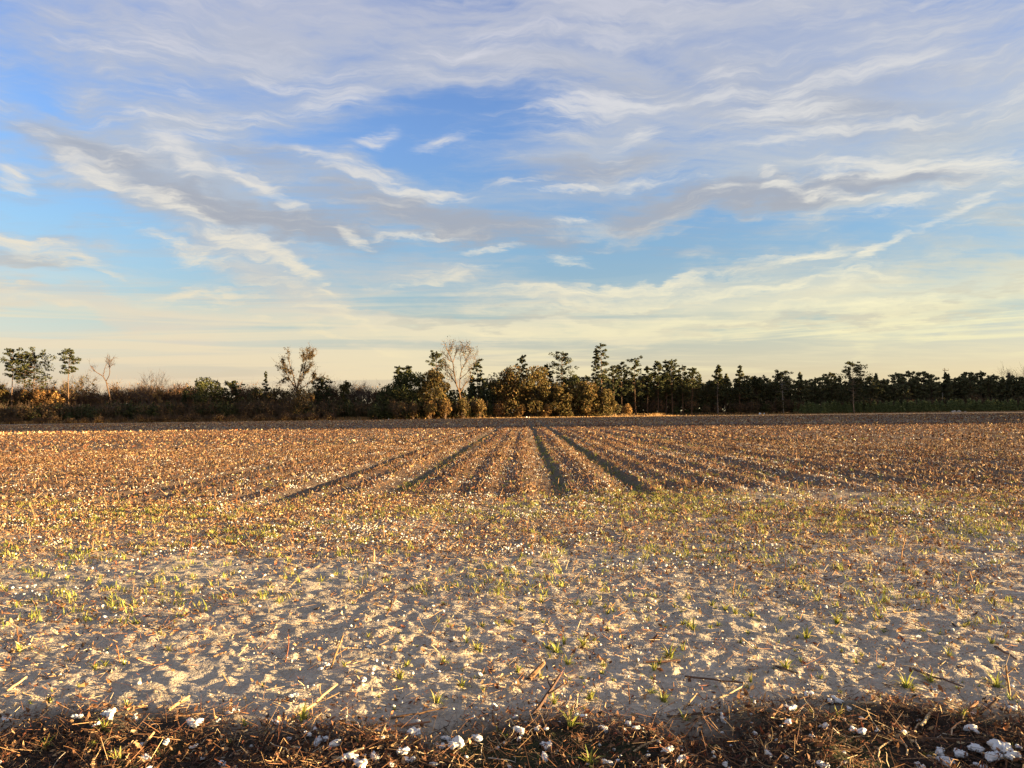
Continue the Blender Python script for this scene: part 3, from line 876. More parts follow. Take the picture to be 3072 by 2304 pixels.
HERO_BOLLS = [   # px, py, size of the whole in px, locks, what tells it apart
    (3005, 2242, 68, 4, 'biggest white cotton boll at the top of the bright cluster in the corner'),
    (2932, 2250, 44, 3, 'white cotton boll just beside the biggest one, split by a dark stem'),
    (2985, 2288, 52, 4, 'open white cotton boll under the biggest one at the picture edge'),
    (3035, 2285, 44, 3, 'white cotton boll wedged in the very corner of the dark strip'),
    (2945, 2296, 40, 3, 'cut-off white cotton boll at the bottom beside the corner cluster'),
    (2880, 2268, 44, 3, 'upright white cotton boll left of the corner cluster, brown stem across it'),
    (2822, 2258, 42, 2, 'tall pale cotton boll with cream side on dark mulch'),
    (2838, 2286, 46, 3, 'ragged cotton boll hanging over a brown hull near the corner cluster'),
    (2572, 2186, 52, 2, 'long smooth white cotton boll lying alone on the dark strip'),
    (2478, 2181, 34, 2, 'two-lobed small cotton boll on the dark strip beside bent twigs'),
    (2548, 2130, 28, 1, 'single rounded cotton lock propped on a stick'),
    (2425, 2088, 40, 2, 'white cotton boll at the border of sand and dark strip beside a stump'),
    (2500, 2100, 52, 3, 'wide cotton boll with creamy right side at the sand border'),
    (2372, 2128, 44, 3, 'three cotton locks strung along a fallen stem'),
    (2365, 2165, 30, 1, 'narrow upright cotton lock on dark mulch below a stump'),
    (2918, 2190, 40, 2, 'pair of cotton locks caught on moss beside a thin stem'),
    (1810, 2188, 40, 2, 'pointed white cotton boll at the head of a diagonal brown stem'),
    (1638, 2240, 46, 3, 'fat three-lobed cotton boll among reddish leaves'),
    (1612, 2195, 34, 2, 'cotton boll nestled at the foot of the dark leaning stake'),
    (1740, 2152, 36, 2, 'cotton boll with trailing fibres beside green blades'),
    (2002, 2250, 44, 2, 'pair of cotton locks on black soil beside a pale twig'),
    (2305, 2262, 36, 2, 'grey-white cotton boll with a dark hole in its middle'),
    (1908, 2190, 24, 1, 'small egg-shaped cotton lock on dark soil'),
    (1365, 2228, 66, 4, 'broad mound of white cotton beside two smaller pieces on dark strip'),
    (1430, 2216, 40, 2, 'bright cotton boll next to the broad mound'),
    (1337, 2218, 32, 2, 'small cotton boll on the far side of the broad mound'),
    (1240, 2196, 52, 3, 'cotton boll with ragged fibres trailing to the right'),
    (1122, 2272, 48, 2, 'tall round cotton boll with cream flank at the bottom edge'),
    (1045, 2272, 50, 3, 'open cotton boll with four petals beside a curved twig'),
    (1085, 2293, 52, 3, 'large cotton boll cut by the bottom edge beside a round one'),
    (1205, 2255, 46, 3, 'upright cotton boll in a brown hull near the bottom edge'),
    (1225, 2282, 36, 2, 'cotton lock leaning below the upright boll in a brown hull'),
    (1172, 2298, 34, 1, 'cream cotton lock half out of the picture at the bottom'),
    (1555, 2192, 46, 2, 'sunlit cotton boll on brown litter beside the leaning stake'),
    (965, 2225, 48, 3, 'cream and white cotton boll above the curved twig'),
    (1005, 2232, 34, 1, 'round cotton lock next to the cream boll'),
    (920, 2202, 42, 2, 'cotton boll split in two lobes on dark litter'),
    (880, 2088, 34, 2, 'cotton boll on bare sand above the dark strip'),
    (1090, 2042, 30, 2, 'isolated cotton boll on the grey sand'),
    (325, 2142, 52, 3, 'large ragged cotton boll at the border of the dark strip'),
    (232, 2150, 36, 2, 'oval cotton boll lying on brown litter'),
    (290, 2178, 34, 2, 'cotton boll on reddish litter under a bent straw'),
    (585, 2165, 54, 3, 'cotton boll with a cream half beside a grass stem'),
    (700, 2138, 40, 2, 'flat cotton boll on sand near a green stalk'),
    (498, 2240, 38, 2, 'white cotton boll on black mulch'),
    (440, 2276, 40, 3, 'cotton boll framed by an empty hull'),
    (582, 2236, 34, 2, 'grey cotton boll among wiry stems'),
    (665, 2296, 40, 2, 'cream cotton boll at the bottom edge among wiry stems'),
    (20, 2160, 30, 2, 'white cotton boll at the far end of the dark strip'),
    (1885, 2176, 26, 1, 'tiny cotton lock on a thin dead stem'),
    (2760, 2292, 34, 2, 'cotton boll under pale roots at the bottom edge'),
    (2470, 2296, 40, 3, 'lumpy cotton boll at the bottom edge among dry roots'),
    (2178, 2296, 34, 2, 'cotton boll at the bottom edge below tangled roots'),
    (1820, 2290, 36, 2, 'cream cotton boll in reddish litter at the bottom edge'),
    (3040, 2126, 34, 2, 'cotton boll on sand at the border beside the stump'),
]
def ground_size(px_len, c):
    return px_len / FPX * math.hypot(c[1], CAM_Z - c[2])

for i, (px, py, s, n, lab) in enumerate(HERO_BOLLS):
    c = at_pixel(px, py + s * 0.25)
    w = ground_size(s, c)
    cotton_boll(c + np.array([0, 0, .012]), w * (0.40 if n == 1 else 0.27) * (1.15 if px > 2750 else 1.0), n, lab, None, i * 1.1, bur=(i % 3 != 1), seed=i)

def place_bolls():
    x, y = wedge(3.3, 9.5, 26)
    m = mulch(x, y)
    x, y = keep(x, y, np.clip(0.08 + 0.75 * m + 0.8 * np.maximum(vnoise(x, y, 0.9, 95, 2), 0) * np.interp(y, [4, 6, 9], [1, .6, 1]), 0, 1) * 0.42)
    o = np.argsort(np.hypot(x, y))[:280]
    for i, k in enumerate(o):
        dark = mulch(x[k], y[k]) > 0.5
        ss = 'left third' if x[k] < -.22 * y[k] else 'right third' if x[k] > .22 * y[k] else 'middle third'
        t = link('cotton_lock', locks[i % 9], loc=(x[k], y[k], float(height(x[k], y[k])) + 0.006))
        s = 0.009 + 0.012 * RNG.random()
        t.scale = (s * (0.8 + .6 * RNG.random()), s, s * .9); t.rotation_euler = (RNG.random() * .6, RNG.random() * .6, RNG.random() * 6.28)
        if dark: tag(t, 'small loose white cotton lock among torn stems of the dark strip, ' + ss, 'cotton lock', 'loose cotton locks in the dark strip, ' + ss)
        else: tag(t, 'small loose white cotton lock lying on the pale sandy headland, ' + ss, 'cotton lock', 'loose cotton locks on the sand, ' + ss)
place_bolls()

# ------------------------------------------------------------------ sticks, stakes and roots
def bent_path(p, q, bow, seed, n=6):
    r = np.random.default_rng(seed)
    p, q = np.asarray(p, float), np.asarray(q, float)
    t = np.linspace(0, 1, n)[:, None]
    d = q - p; L = np.linalg.norm(d)
    s = np.cross(d / L, [0, 0, 1.0]); s /= np.linalg.norm(s) + 1e-9
    return p + d * t + s * np.sin(np.pi * t) * bow * L + r.normal(0, .012 * L, (n, 3)) * np.sin(np.pi * t)

STICKS = [   # base px, tip px, height of the tip above ground, thickness px, colour, fork, bow, label
    ((1598, 2150), (1680, 2025), .20, 15, (.085, .045, .03), 1, .03, 'thick dark broken stake leaning up to the right out of the dark strip'),
    ((862, 2165), (1012, 2052), .10, 11, (.40, .25, .12), 1, .03, 'long forked straw-coloured stem leaning over the border of the sand'),
    ((1590, 2035), (1632, 1988), .10, 22, (.22, .12, .06), 0, .0, 'short splintered brown stub standing left of the big leaning stake'),
    ((1615, 2175), (1692, 2140), .04, 14, (.30, .16, .08), 0, .0, 'reddish brown stem lying at the foot of the leaning stake'),
    ((1098, 2222), (1180, 2206), .03, 13, (.48, .34, .18), 0, .04, 'pale broken stem lying level on the dark litter'),
    ((985, 2296), (1090, 2244), .05, 9, (.55, .42, .24), 0, -.12, 'curved yellow twig arching at the bottom edge'),
    ((1495, 2040), (1533, 2020), .03, 12, (.52, .38, .22), 0, .0, 'short pale stick on grey sand near the brown stub'),
    ((1900, 2258), (1990, 2215), .05, 9, (.52, .36, .18), 1, -.1, 'branching yellow root lying on the dark strip'),
    ((1835, 2180), (1885, 2225), .02, 10, (.16, .09, .05), 0, .0, 'brown diagonal stem running down from a cotton boll'),
    ((2810, 2120), (2765, 2175), .05, 15, (.50, .36, .19), 0, .0, 'bright flattened stalk standing aslant in the dark tangle'),
    ((2765, 2165), (2758, 2245), .03, 7, (.45, .30, .16), 0, .06, 'thin pale root dropping from the bright flattened stalk'),
    ((2300, 2165), (2345, 2115), .08, 18, (.20, .10, .05), 1, .0, 'broken stump with two prongs at the border of the sand'),
    ((2880, 2150), (2932, 2106), .08, 16, (.26, .13, .065), 1, .0, 'reddish torn stump with upturned prongs near the corner'),
    ((2895, 2165), (2855, 2205), .03, 8, (.50, .34, .19), 0, .1, 'pale bowed root below the reddish torn stump'),
    ((2930, 2140), (2990, 2098), .08, 12, (.10, .06, .04), 0, .0, 'dark stick rising beside the reddish torn stump'),
    ((2570, 2110), (2640, 2108), .03, 11, (.50, .36, .20), 1, .05, 'level cream stem at the border of the sand'),
    ((2680, 2220), (2640, 2285), .02, 8, (.48, .33, .18), 0, .1, 'pale root forking towards the bottom edge'),
    ((2690, 2215), (2720, 2265), .02, 8, (.46, .32, .17), 0, -.1, 'second pale root running beside the forking one'),
    ((2000, 2150), (2300, 2120), .04, 9, (.09, .055, .035), 0, .03, 'long thin dark stem stretched level along the border of the sand'),
    ((2560, 2190), (2880, 2218), .03, 9, (.11, .065, .04), 0, .02, 'long brown stem stretched across the dark strip'),
    ((1930, 1988), (2040, 1980), .02, 9, (.12, .06, .04), 0, .03, 'dark twig lying level on grey sand beside a heap of dry leaves'),
    ((2055, 2030), (2230, 2048), .03, 8, (.13, .07, .04), 0, .03, 'thin dark twig lying across the grey sand'),
    ((2140, 2100), (2225, 2060), .07, 8, (.50, .36, .2), 1, .05, 'thin yellow twig standing aslant above dry leaves'),
    ((2050, 2130), (2090, 2080), .07, 9, (.30, .19, .1), 0, .0, 'brown twig leaning among dry leaves on the sand'),
    ((1955, 1925), (1972, 1905), .06, 12, (.12, .06, .04), 0, .0, 'dark bent stick poking up from the sand'),
    ((430, 2240), (462, 2196), .06, 12, (.45, .28, .14), 0, .0, 'yellow stub standing in the dark strip beside cotton'),
    ((345, 2262), (410, 2222), .05, 9, (.46, .30, .16), 1, .05, 'pale forked twig lying over black litter'),
    ((380, 2130), (440, 2118), .04, 12, (.45, .28, .13), 1, -.1, 'bent yellow stem folded like an elbow on reddish litter'),
    ((505, 2130), (568, 2088), .06, 12, (.42, .26, .12), 1, .0, 'forked straw stem lying on the sand border'),
    ((450, 2160), (600, 2140), .04, 8, (.30, .18, .09), 0, .04, 'long thin brown stem lying across the litter'),
    ((20, 2075), (80, 2030), .05, 9, (.45, .27, .13), 0, .0, 'slanting straw on the sand at the edge of the picture'),
    ((640, 1970), (678, 1955), .03, 9, (.2, .11, .06), 0, .0, 'short dark twig lifted off the sand'),
    ((1180, 2180), (1290, 2165), .03, 10, (.30, .14, .07), 0, .02, 'reddish stem lying level on the border of the sand'),
    ((1175, 2150), (1340, 2122), .04, 8, (.18, .1, .05), 0, .03, 'long thin brown stem on the grey sand'),
    ((2330, 2000), (2395, 2020), .05, 8, (.1, .06, .04), 0, .0, 'thin dark twig slanting across pale sand'),
    ((2985, 1940), (3050, 1978), .05, 8, (.1, .06, .04), 0, .0, 'slanting black twig on sand at the right edge of the field'),
    ((2740, 2010), (2890, 2060), .03, 8, (.12, .07, .045), 0, .03, 'long dark twig running down the pale sand'),
    ((1120, 1690), (1122, 1650), .16, 12, (.30, .19, .1), 0, .0, 'upright pale stalk stub standing clear of the littered headland'),
]
def add_sticks():
    for i, (b, t, hz, th, col, fork, bow, lab) in enumerate(STICKS):
        p = at_pixel(*b); q0 = at_pixel(*t)
        w = ground_size(th, p) * 0.33
        # the tip is seen where it is, but hangs above ground nearer to the camera
        dx_, dz_ = ray(*t)
        d = (CAM_Z - q0[2] - hz) / -dz_
        q = np.array([dx_ * d, d, q0[2] + hz])
        p = p + np.array([0, 0, 0.4 * w])
        root = empty('cotton_stalk', p, lab, 'stalk')
        a = Acc()
        path = bent_path((0, 0, 0), q - p, bow, 500 + i, 7)
        a.tube(path, np.linspace(w * 1.15, w * 0.75, 7), col, 7, 0.35)
        e = path[-1]; dd = path[-1] - path[-2]; dd /= np.linalg.norm(dd)
        a.tube([e, e + dd * w * 0.5], [w * .75, w * .2], np.array(col) * 1.3, 7)
        a.build('stem', M_STALK, root)
        if fork:
            for k, (f, sg) in enumerate(((3, 1), (4, -1))):
                s0 = path[f]; L = np.linalg.norm(q - p) * (0.42 if k == 0 else 0.28)
                side = np.cross(dd, [0, 0, 1.0]) * sg
                a = Acc()
                tip = s0 + (dd * 0.6 + side * 0.8 + np.array([0, 0, .25])) / 1.1 * L
                a.tube(bent_path(s0, tip, .08 * sg, 700 + i, 5), np.linspace(w * .6, w * .3, 5), col, 6, .3)
                a.build('side_branch', M_STALK, root)
add_sticks()

def stub_mesh(seed):
    r = np.random.default_rng(seed)
    a = Acc()
    L = 0.10 + 0.10 * r.random()
    tip = np.array([r.normal(0, .35) * L, r.normal(0, .35) * L, L])
    path = bent_path((0, 0, -.02), tip, .04, seed, 5)
    c = np.array(BROWN[r.integers(len(BROWN))]) * .9
    a.tube(path, np.linspace(.006, .0042, 5), c, 5, .3)
    for k in range(r.integers(1, 3)):
        s0 = path[2 + k % 2]
        a.tube(bent_path(s0, s0 + np.array([r.normal(0, .05), r.normal(0, .05), .03 + .04 * r.random()]), .05, seed + k, 4), np.linspace(.0035, .0015, 4), c, 4, .3)
    return a.mesh('stalk_stub', M_STALK)
stubs = [stub_mesh(800 + i) for i in range(8)]
def place_stubs():
    x, y = wedge(4.7, 20, 1.2)
    x, y = keep(x, y, np.interp(y, [4.5, 9, 14, 20], [.35, .5, .8, .9]))
    o = np.argsort(np.hypot(x, y))[:190]
    for i, k in enumerate(o):
        t = link('stalk_stub', stubs[i % 8], loc=(x[k], y[k], float(height(x[k], y[k]))))
        t.rotation_euler = (0, 0, RNG.random() * 6.28); s = .7 + .7 * RNG.random(); t.scale = (s, s, s)
        ss = 'left third' if x[k] < -.22 * y[k] else 'right third' if x[k] > .22 * y[k] else 'middle third'
        zz = 'on the bare near sand' if y[k] < 8 else 'in the littered headland' if y[k] < 14 else 'where the crop rows begin'
        tag(t, 'short brown stalk stub left standing ' + zz + ', ' + ss, 'stalk stub', 'stalk stubs ' + zz + ', ' + ss)
place_stubs()

def roots():
    """wiry curled roots and stem fibres of the dark strip"""
    a = Acc()
    x, y = wedge(2.6, 5.2, 230); x, y = keep(x, y, mulch(x, y) * np.clip(.5 + vnoise(x, y, 1.2, 97, 2), .1, 1))
    for px, py in zip(x, y):
        L = 0.05 + 0.16 * RNG.random(); t = RNG.random() * 6.283
        z0 = float(height(px, py))
        p = [np.array([px, py, z0 + .004])]
        dirv_ = np.array([math.cos(t), math.sin(t), .5 * RNG.random()])
        for k in range(5):
            dirv_ = dirv_ + RNG.normal(0, .45, 3); dirv_[2] -= .22 * k * .5
            dirv_ /= np.linalg.norm(dirv_)
            n = p[-1] + dirv_ * L / 5; n[2] = max(n[2], z0 - .004)
            p.append(n)
        w = .0008 + .0018 * RNG.random() ** 2
        c = pick(TAN + [(.55, .47, .36), (.35, .2, .1)] + DARKB[:1], 1, .3)[0]
        a.tube(p, np.linspace(w, w * .4, 6), c, 3)
    o = a.build('dry_roots', M_STALK)
    tag(o, 'wiry pale roots tangled over the dark strip', kind='stuff')
roots()

# ================================================================== trees
def leaf_cloud(acc, centre, radii, n, size, pal, shell=0.35, up=0.0):
    """leaf sprays filling a lump of crown, thicker towards its outside"""
    d = unit(n)
    rr = (shell + (1 - shell) * RNG.random((n, 1))) ** 0.6
    p = np.asarray(centre) + d * rr * np.asarray(radii)
    nrm = d * 0.6 + unit(n); nrm[:, 2] += up
    nrm /= np.linalg.norm(nrm, axis=1)[:, None]
    u = np.cross(nrm, unit(n)); u /= np.linalg.norm(u, axis=1)[:, None] + 1e-9
    v = np.cross(nrm, u)
    s = (size * (0.55 + 0.8 * RNG.random((n, 1))))
    k = 0.45 + 0.3 * RNG.random((n, 1))
    acc.quads(np.stack([p - u * s, p - v * s * k, p + u * s, p + v * s * k], 1), pick(pal, n, 0.3))

P_PINE = [(.042, .048, .018), (.052, .054, .020), (.034, .040, .016), (.068, .060, .022)]
P_WOOD = [(.105, .110, .045), (.13, .122, .052), (.085, .092, .042), (.15, .12, .060)]
P_OAK = [(.095, .072, .022), (.12, .086, .026), (.070, .060, .020), (.155, .098, .032), (.11, .066, .024)]
P_EVER = [(.055, .062, .020), (.070, .070, .024), (.085, .075, .026), (.045, .052, .018)]
P_RUSSET = [(.14, .068, .024), (.12, .058, .022), (.17, .088, .030), (.09, .052, .022)]
P_STRAW = [(.36, .20, .065), (.42, .25, .085), (.29, .15, .050), (.24, .13, .050)]
P_DULL = [(.095, .068, .034), (.12, .076, .038), (.080, .064, .030), (.14, .082, .042)]
P_YOUNG = [(.14, .17, .055), (.18, .20, .070), (.11, .14, .048), (.24, .24, .10)]
P_BRONZE = [(.21, .115, .040), (.17, .098, .034), (.26, .15, .050), (.12, .085, .030)]
BARK_P = (.12, .072, .045)
BARK_G = (.11, .088, .07)
BARK_L = (.15, .10, .07)

def trunk_path(h, lean, seed, n=8, x0=0.0):
    r = np.random.default_rng(seed)
    z = np.linspace(-0.3, h, n)
    t = z / h
    off = np.cumsum(r.normal(0, 0.006 * h, (n, 2)), axis=0)
    off[0] = 0
    return np.stack([x0 + lean * h * t + off[:, 0], off[:, 1], z], -1)

def pine(seed, h, w, bare=0.45, shape='round', dens=1.0, lean=0.0, pal=P_PINE, bark=BARK_P, thin=1.0, leafs=1.0, nq=1.0):
    """tall pine: straight trunk, whorled limbs, needle clumps at their ends. w = half width of the crown"""
    r = np.random.default_rng(seed)
    tr, cr, lb = Acc(), Acc(), Acc()
    path = trunk_path(h, lean, seed)
    tr.tube(path, np.linspace(0.0095 * h + .05, 0.02, 8) * thin, bark, 7, .3)
    nb = int((22 + 30 * (1 - bare)) * dens)
    for k in range(nb):
        f = (k + r.random()) / nb
        z = h * (bare + (1 - bare) * f * 0.97)
        if shape == 'cone': L = w * (1.05 - 0.92 * f)
        elif shape == 'umbrella': L = w * (0.45 + 0.75 * math.sin(math.pi * min(1, 0.25 + 0.68 * f)))
        elif shape == 'tuft': L = w * (0.35 + 0.65 * math.sin(math.pi * (0.12 + 0.8 * f)))
        else: L = w * (0.30 + 0.85 * math.sin(math.pi * (0.18 + 0.70 * f)))
        L *= 0.6 + 0.6 * r.random()
        t = k * 2.4 + r.normal(0, .4)
        z += r.normal(0, .012) * h
        p0 = np.array([np.interp(z, path[:, 2], path[:, 0]), np.interp(z, path[:, 2], path[:, 1]), z])
        rise = (0.10 + 0.5 * f) * (0.6 + r.random())
        e = p0 + np.array([math.cos(t), math.sin(t), rise * 0.6]) * L
        lb.tube(bent_path(p0, e, .06, seed + k, 4), np.linspace(.004 * h, .012, 4) * thin, np.array(bark) * .85, 4)
        for q in ((0.62, .8), (1.0, 1.0)):
            c = p0 + (e - p0) * q[0] * (.75 + .4 * r.random()) + np.array([0, 0, 0.10 * L + r.normal(0, .10) * L])
            rad_ = (0.21 * L + 0.30) * q[1] * (.7 + .6 * r.random())
            leaf_cloud(cr, c, (rad_, rad_, rad_ * (.45 + .4 * r.random())), int(40 * (.5 + .5 * dens) * nq), .25 * leafs, pal, .2, up=.4)
    top = path[-1]
    leaf_cloud(cr, top, (.5, .5, .7), 34, .28 * leafs, pal, .2)
    return tr, lb, cr

def oak(seed, h, w, pal=P_OAK, low=0.0, lobes=18, n=130, size=.34, bark=BARK_G, lean=0.0, squash=1.0):
    """broad evergreen: short trunk, spreading limbs, crown of uneven leafy lobes"""
    r = np.random.default_rng(seed)
    tr, cr, lb = Acc(), Acc(), Acc()
    w = w * 1.16
    tz = max(.10, low) * h + .2 * h
    tr.tube(trunk_path(tz, lean, seed, 5), np.linspace(.028 * h, .02 * h, 5), bark, 8, .3)
    for k in range(lobes):
        t = k * 2.4 + r.normal(0, .3)
        f = (k + .5) / lobes
        z = h * (low + (1 - low) * (0.12 + 0.76 * f))
        rr = w * math.sqrt(max(.05, 1 - (abs(f - .36) / .72) ** 2.2)) * (.35 + .5 * r.random())
        c = np.array([math.cos(t) * rr, math.sin(t) * rr * squash, z])
        a = (.30 + .22 * r.random()) * min(w, h * .6)
        lb.tube(bent_path((0, 0, tz * .7), c, .1, seed + k, 5), np.linspace(.012 * h, .02, 5), np.array(bark) * .8, 5)
        leaf_cloud(cr, c, (a, a, a * (.7 + .25 * r.random())), int(n * 1.9), size * .92, pal, .4, up=.15)
    c = np.array([0, 0, h * .86])
    leaf_cloud(cr, c, (w * .3, w * .3, h * .14), n, size, pal, .4)
    return tr, lb, cr

def grow(lb, cr, p, d, L, rad_, lvl, r, bark, leaf=None, spread=.55, upw=.10, sides=4, fine=0):
    n = 4
    pts = [p]
    for k in range(n):
        d = d + r.normal(0, .13, 3) + np.array([0, 0, upw])
        d = d / np.linalg.norm(d)
        pts.append(pts[-1] + d * L / n)
    lb.tube(pts, np.linspace(rad_, rad_ * .62, n + 1), bark, sides if lvl > 1 else 3)
    if leaf is not None and lvl <= leaf['lvl']:
        for q in range(leaf['k']):
            c = pts[1 + r.integers(n)] + r.normal(0, leaf['sp'], 3)
            leaf_cloud(cr, c, (leaf['r'],) * 3, leaf['n'], leaf['s'], leaf['pal'], .1)
    if lvl == 0:
        for q in range(fine):
            b = pts[1 + r.integers(n)]
            e = b + (d + r.normal(0, .55, 3)) * L * .8
            s = unit(1)[0] * .028
            lb.quads([[b - s, b + s, e + s * .3, e - s * .3]], np.asarray(bark) * .8)
        return
    for k in range(2 + (r.random() < .65)):
        b = r.integers(2, n + 1) if k else n
        a = unit(1)[0]; a -= d * np.dot(a, d); a /= np.linalg.norm(a) + 1e-9
        nd = d + a * spread * (.7 + .6 * r.random())
        grow(lb, cr, pts[b], nd / np.linalg.norm(nd), L * (.62 + .2 * r.random()), rad_ * .58, lvl - 1, r, bark, leaf, spread, upw, sides, fine)

def bare_tree(seed, h, forks=3, bark=BARK_L, lvl=4, spread=.55, leaf=None, clear=.3, lean=0.0, thick=1.0, upw=.1, fine=0):
    r = np.random.default_rng(seed)
    tr, lb, cr = Acc(), Acc(), Acc()
    zc = clear * h
    path = trunk_path(zc, lean, seed, 5)
    tr.tube(path, np.linspace(.016 * h, .012 * h, 5) * thick, bark, 7, .3)
    for k in range(forks):
        t = 6.283 * k / forks + r.normal(0, .3)
        d = np.array([math.cos(t) * spread, math.sin(t) * spread * .8, 1.0]); d /= np.linalg.norm(d)
        grow(lb, cr, path[-1] - np.array([0, 0, .02 * h * k]), d, h * .30 * (.8 + .4 * r.random()), .009 * h * thick, lvl - 1, r, bark, leaf, spread, upw, 4, fine)
    return tr, lb, cr

def bush(seed, h, w, pal, n=900, size=.26, stems=9, bark=(.14, .09, .06), twig=0):
    r = np.random.default_rng(seed)
    tr, lb, cr = Acc(), Acc(), Acc()
    for k in range(stems):
        t = r.random() * 6.283; rr = w * .7 * r.random()
        e = np.array([math.cos(t) * rr, math.sin(t) * rr, h * (.55 + .4 * r.random())])
        tr.tube(bent_path((e[0] * .25, e[1] * .25, -.1), e, .06, seed + k, 4), np.linspace(.05, .015, 4), bark, 4, .3)
    m = 7
    for k in range(m):
        t = k * 2.4; rr = w * .55 * math.sqrt((k + .5) / m)
        z = h * (.32 + .38 * r.random()) if k else h * .6
        leaf_cloud(cr, (math.cos(t) * rr, math.sin(t) * rr, z), (w * .48, w * .48, h * (.36 + .06 * r.random()) if z > h * .4 else z * .95), n // m, size, pal, .35)
    for k in range(twig):
        t = r.random() * 6.283; rr = w * .9 * math.sqrt(r.random())
        b = np.array([math.cos(t) * rr, math.sin(t) * rr, h * (.3 + .3 * r.random())])
        e = b + np.array([r.normal(0, .25), r.normal(0, .25), h * (.3 + .4 * r.random())])
        lb.tube([b, (b + e) / 2 + r.normal(0, .08, 3), e], [.035, .025, .012], bark, 3)
    return tr, lb, cr

def as_meshes(parts, name='tree'):
    tr, lb, cr = parts
    tr.V += lb.V; tr.C += lb.C; tr.n += lb.n                     # limbs grow out of the trunk: one woody part
    out = [('trunk', tr.mesh('trunk', M_BARK))]
    if cr.n: out.append(('crown', cr.mesh('crown', M_LEAF)))
    return out

def plant(name, meshes, loc, label, cat, group=None, rz=0.0, sc=1.0):
    root = empty(name, loc, label, cat, group, rz, sc)
    for nm, me in meshes:
        link(nm, me, root)
    return root

def foot(px, d):
    x = ray(px, 1240)[0] * d
    return np.array([x, d, float(height(x, d))])

def tall(py, d, px=1536):
    """height above ground of a top seen at row py on a thing d metres away"""
    x, _ = ray(px, 1240)
    return CAM_Z + ray(px, py)[1] * d - float(tilt(x * d))

def px_m(n, d): return n / FPX * d

# ------------------------------------------------------------------ the trees one can tell apart
def spot_tree(kind, px, top, d, half, label, seed, name=None, cat=None, rz=0.0, **kw):
    h = tall(top, d, px)
    w = px_m(half, d)
    f = {'pine': pine, 'oak': oak, 'bush': bush}.get(kind)
    if kind == 'bare':
        parts = bare_tree(seed, h, **kw)
    else:
        parts = f(seed, h, w, **kw)
    nm = name or {'pine': 'pine_tree', 'oak': 'oak_tree', 'bare': 'bare_tree', 'bush': 'bush'}[kind]
    return plant(nm, as_meshes(parts), foot(px, d), label, cat or {'pine': 'pine tree', 'oak': 'oak tree', 'bare': 'bare tree', 'bush': 'bush'}[kind], None, rz)

def limb_tree(px0, d, limbs, origin, base_py, bark, r0, leaf=None, twigs_=10, seed=0, twig_len=1.4, depth=.35):
    """a tree whose main limbs follow the course they take in the photograph, spread in depth as well"""
    r = np.random.default_rng(seed)
    tr, lb, cr = Acc(), Acc(), Acc()
    f0 = foot(px0, d)
    def to(p, yy):
        px, py = origin[0] + p[0] / 3.568, origin[1] + p[1] / 3.568
        x, _ = ray(px, 1240)
        return np.array([x * d - f0[0], yy, CAM_Z + ray(px, py)[1] * d - f0[2]])
    known = {}
    for i, lm in enumerate(limbs):
        y0, w0 = known.get(tuple(lm[0]), (0.0, r0))
        sgn = (1 if i % 2 else -1) * depth * (0.5 + r.random())
        pts, n = [], len(lm)
        L = 0
        for j, p in enumerate(lm):
            if j: L += math.hypot(p[0] - lm[j - 1][0], p[1] - lm[j - 1][1]) / 3.568 / FPX * d
            pts.append(to(p, y0 + sgn * L))
        ww = np.linspace(w0 * (.9 if i else 1), max(.035, w0 * .28), n)
        for j, p in enumerate(lm): known.setdefault(tuple(p), (y0 + sgn * 0 + (pts[j][1] - y0), ww[j] * .85))
        if i == 0: pts.insert(0, np.array([pts[0][0], 0, -.3])); ww = np.concatenate([[ww[0] * 1.15], ww])
        P = np.array(pts)
        tt = np.linspace(0, 1, len(P)); t2 = np.linspace(0, 1, 3 * len(P))
        Q = np.stack([np.interp(t2, tt, P[:, k]) for k in range(3)], 1) + r.normal(0, .07, (len(t2), 3)) * np.minimum(t2, .5)[:, None]
        tr.tube(Q, np.interp(t2, tt, ww), bark, 6, .3)
        m = len(Q)
        for q in range(twigs_):
            k = int(r.integers(m // 3 if i else m // 2, m))
            dr = Q[min(k, m - 1)] - Q[max(k - 2, 0)]; dr /= np.linalg.norm(dr) + 1e-9
            nd = dr + r.normal(0, .6, 3) + np.array([0, 0, .25]); nd /= np.linalg.norm(nd)
            grow(lb, cr, Q[k], nd, twig_len * (.6 + .7 * r.random()), .045, 1, r, bark, None, .6, .12, 3, 2)
        if leaf:
            for q in range(leaf['k']):
                k = int(r.integers(2, m))
                c = Q[k] + r.normal(0, leaf['sp'], 3)
                leaf_cloud(cr, c, (leaf['r'],) * 3, leaf['n'], leaf['s'], leaf['pal'], .1)
            for q in range(leaf.get('tip', 0)):
                c = Q[-1] + r.normal(0, leaf['sp'] * 2.2, 3)
                leaf_cloud(cr, c, (leaf['r'],) * 3, leaf['n'], leaf['s'], leaf['pal'], .1)
    return tr, lb, cr

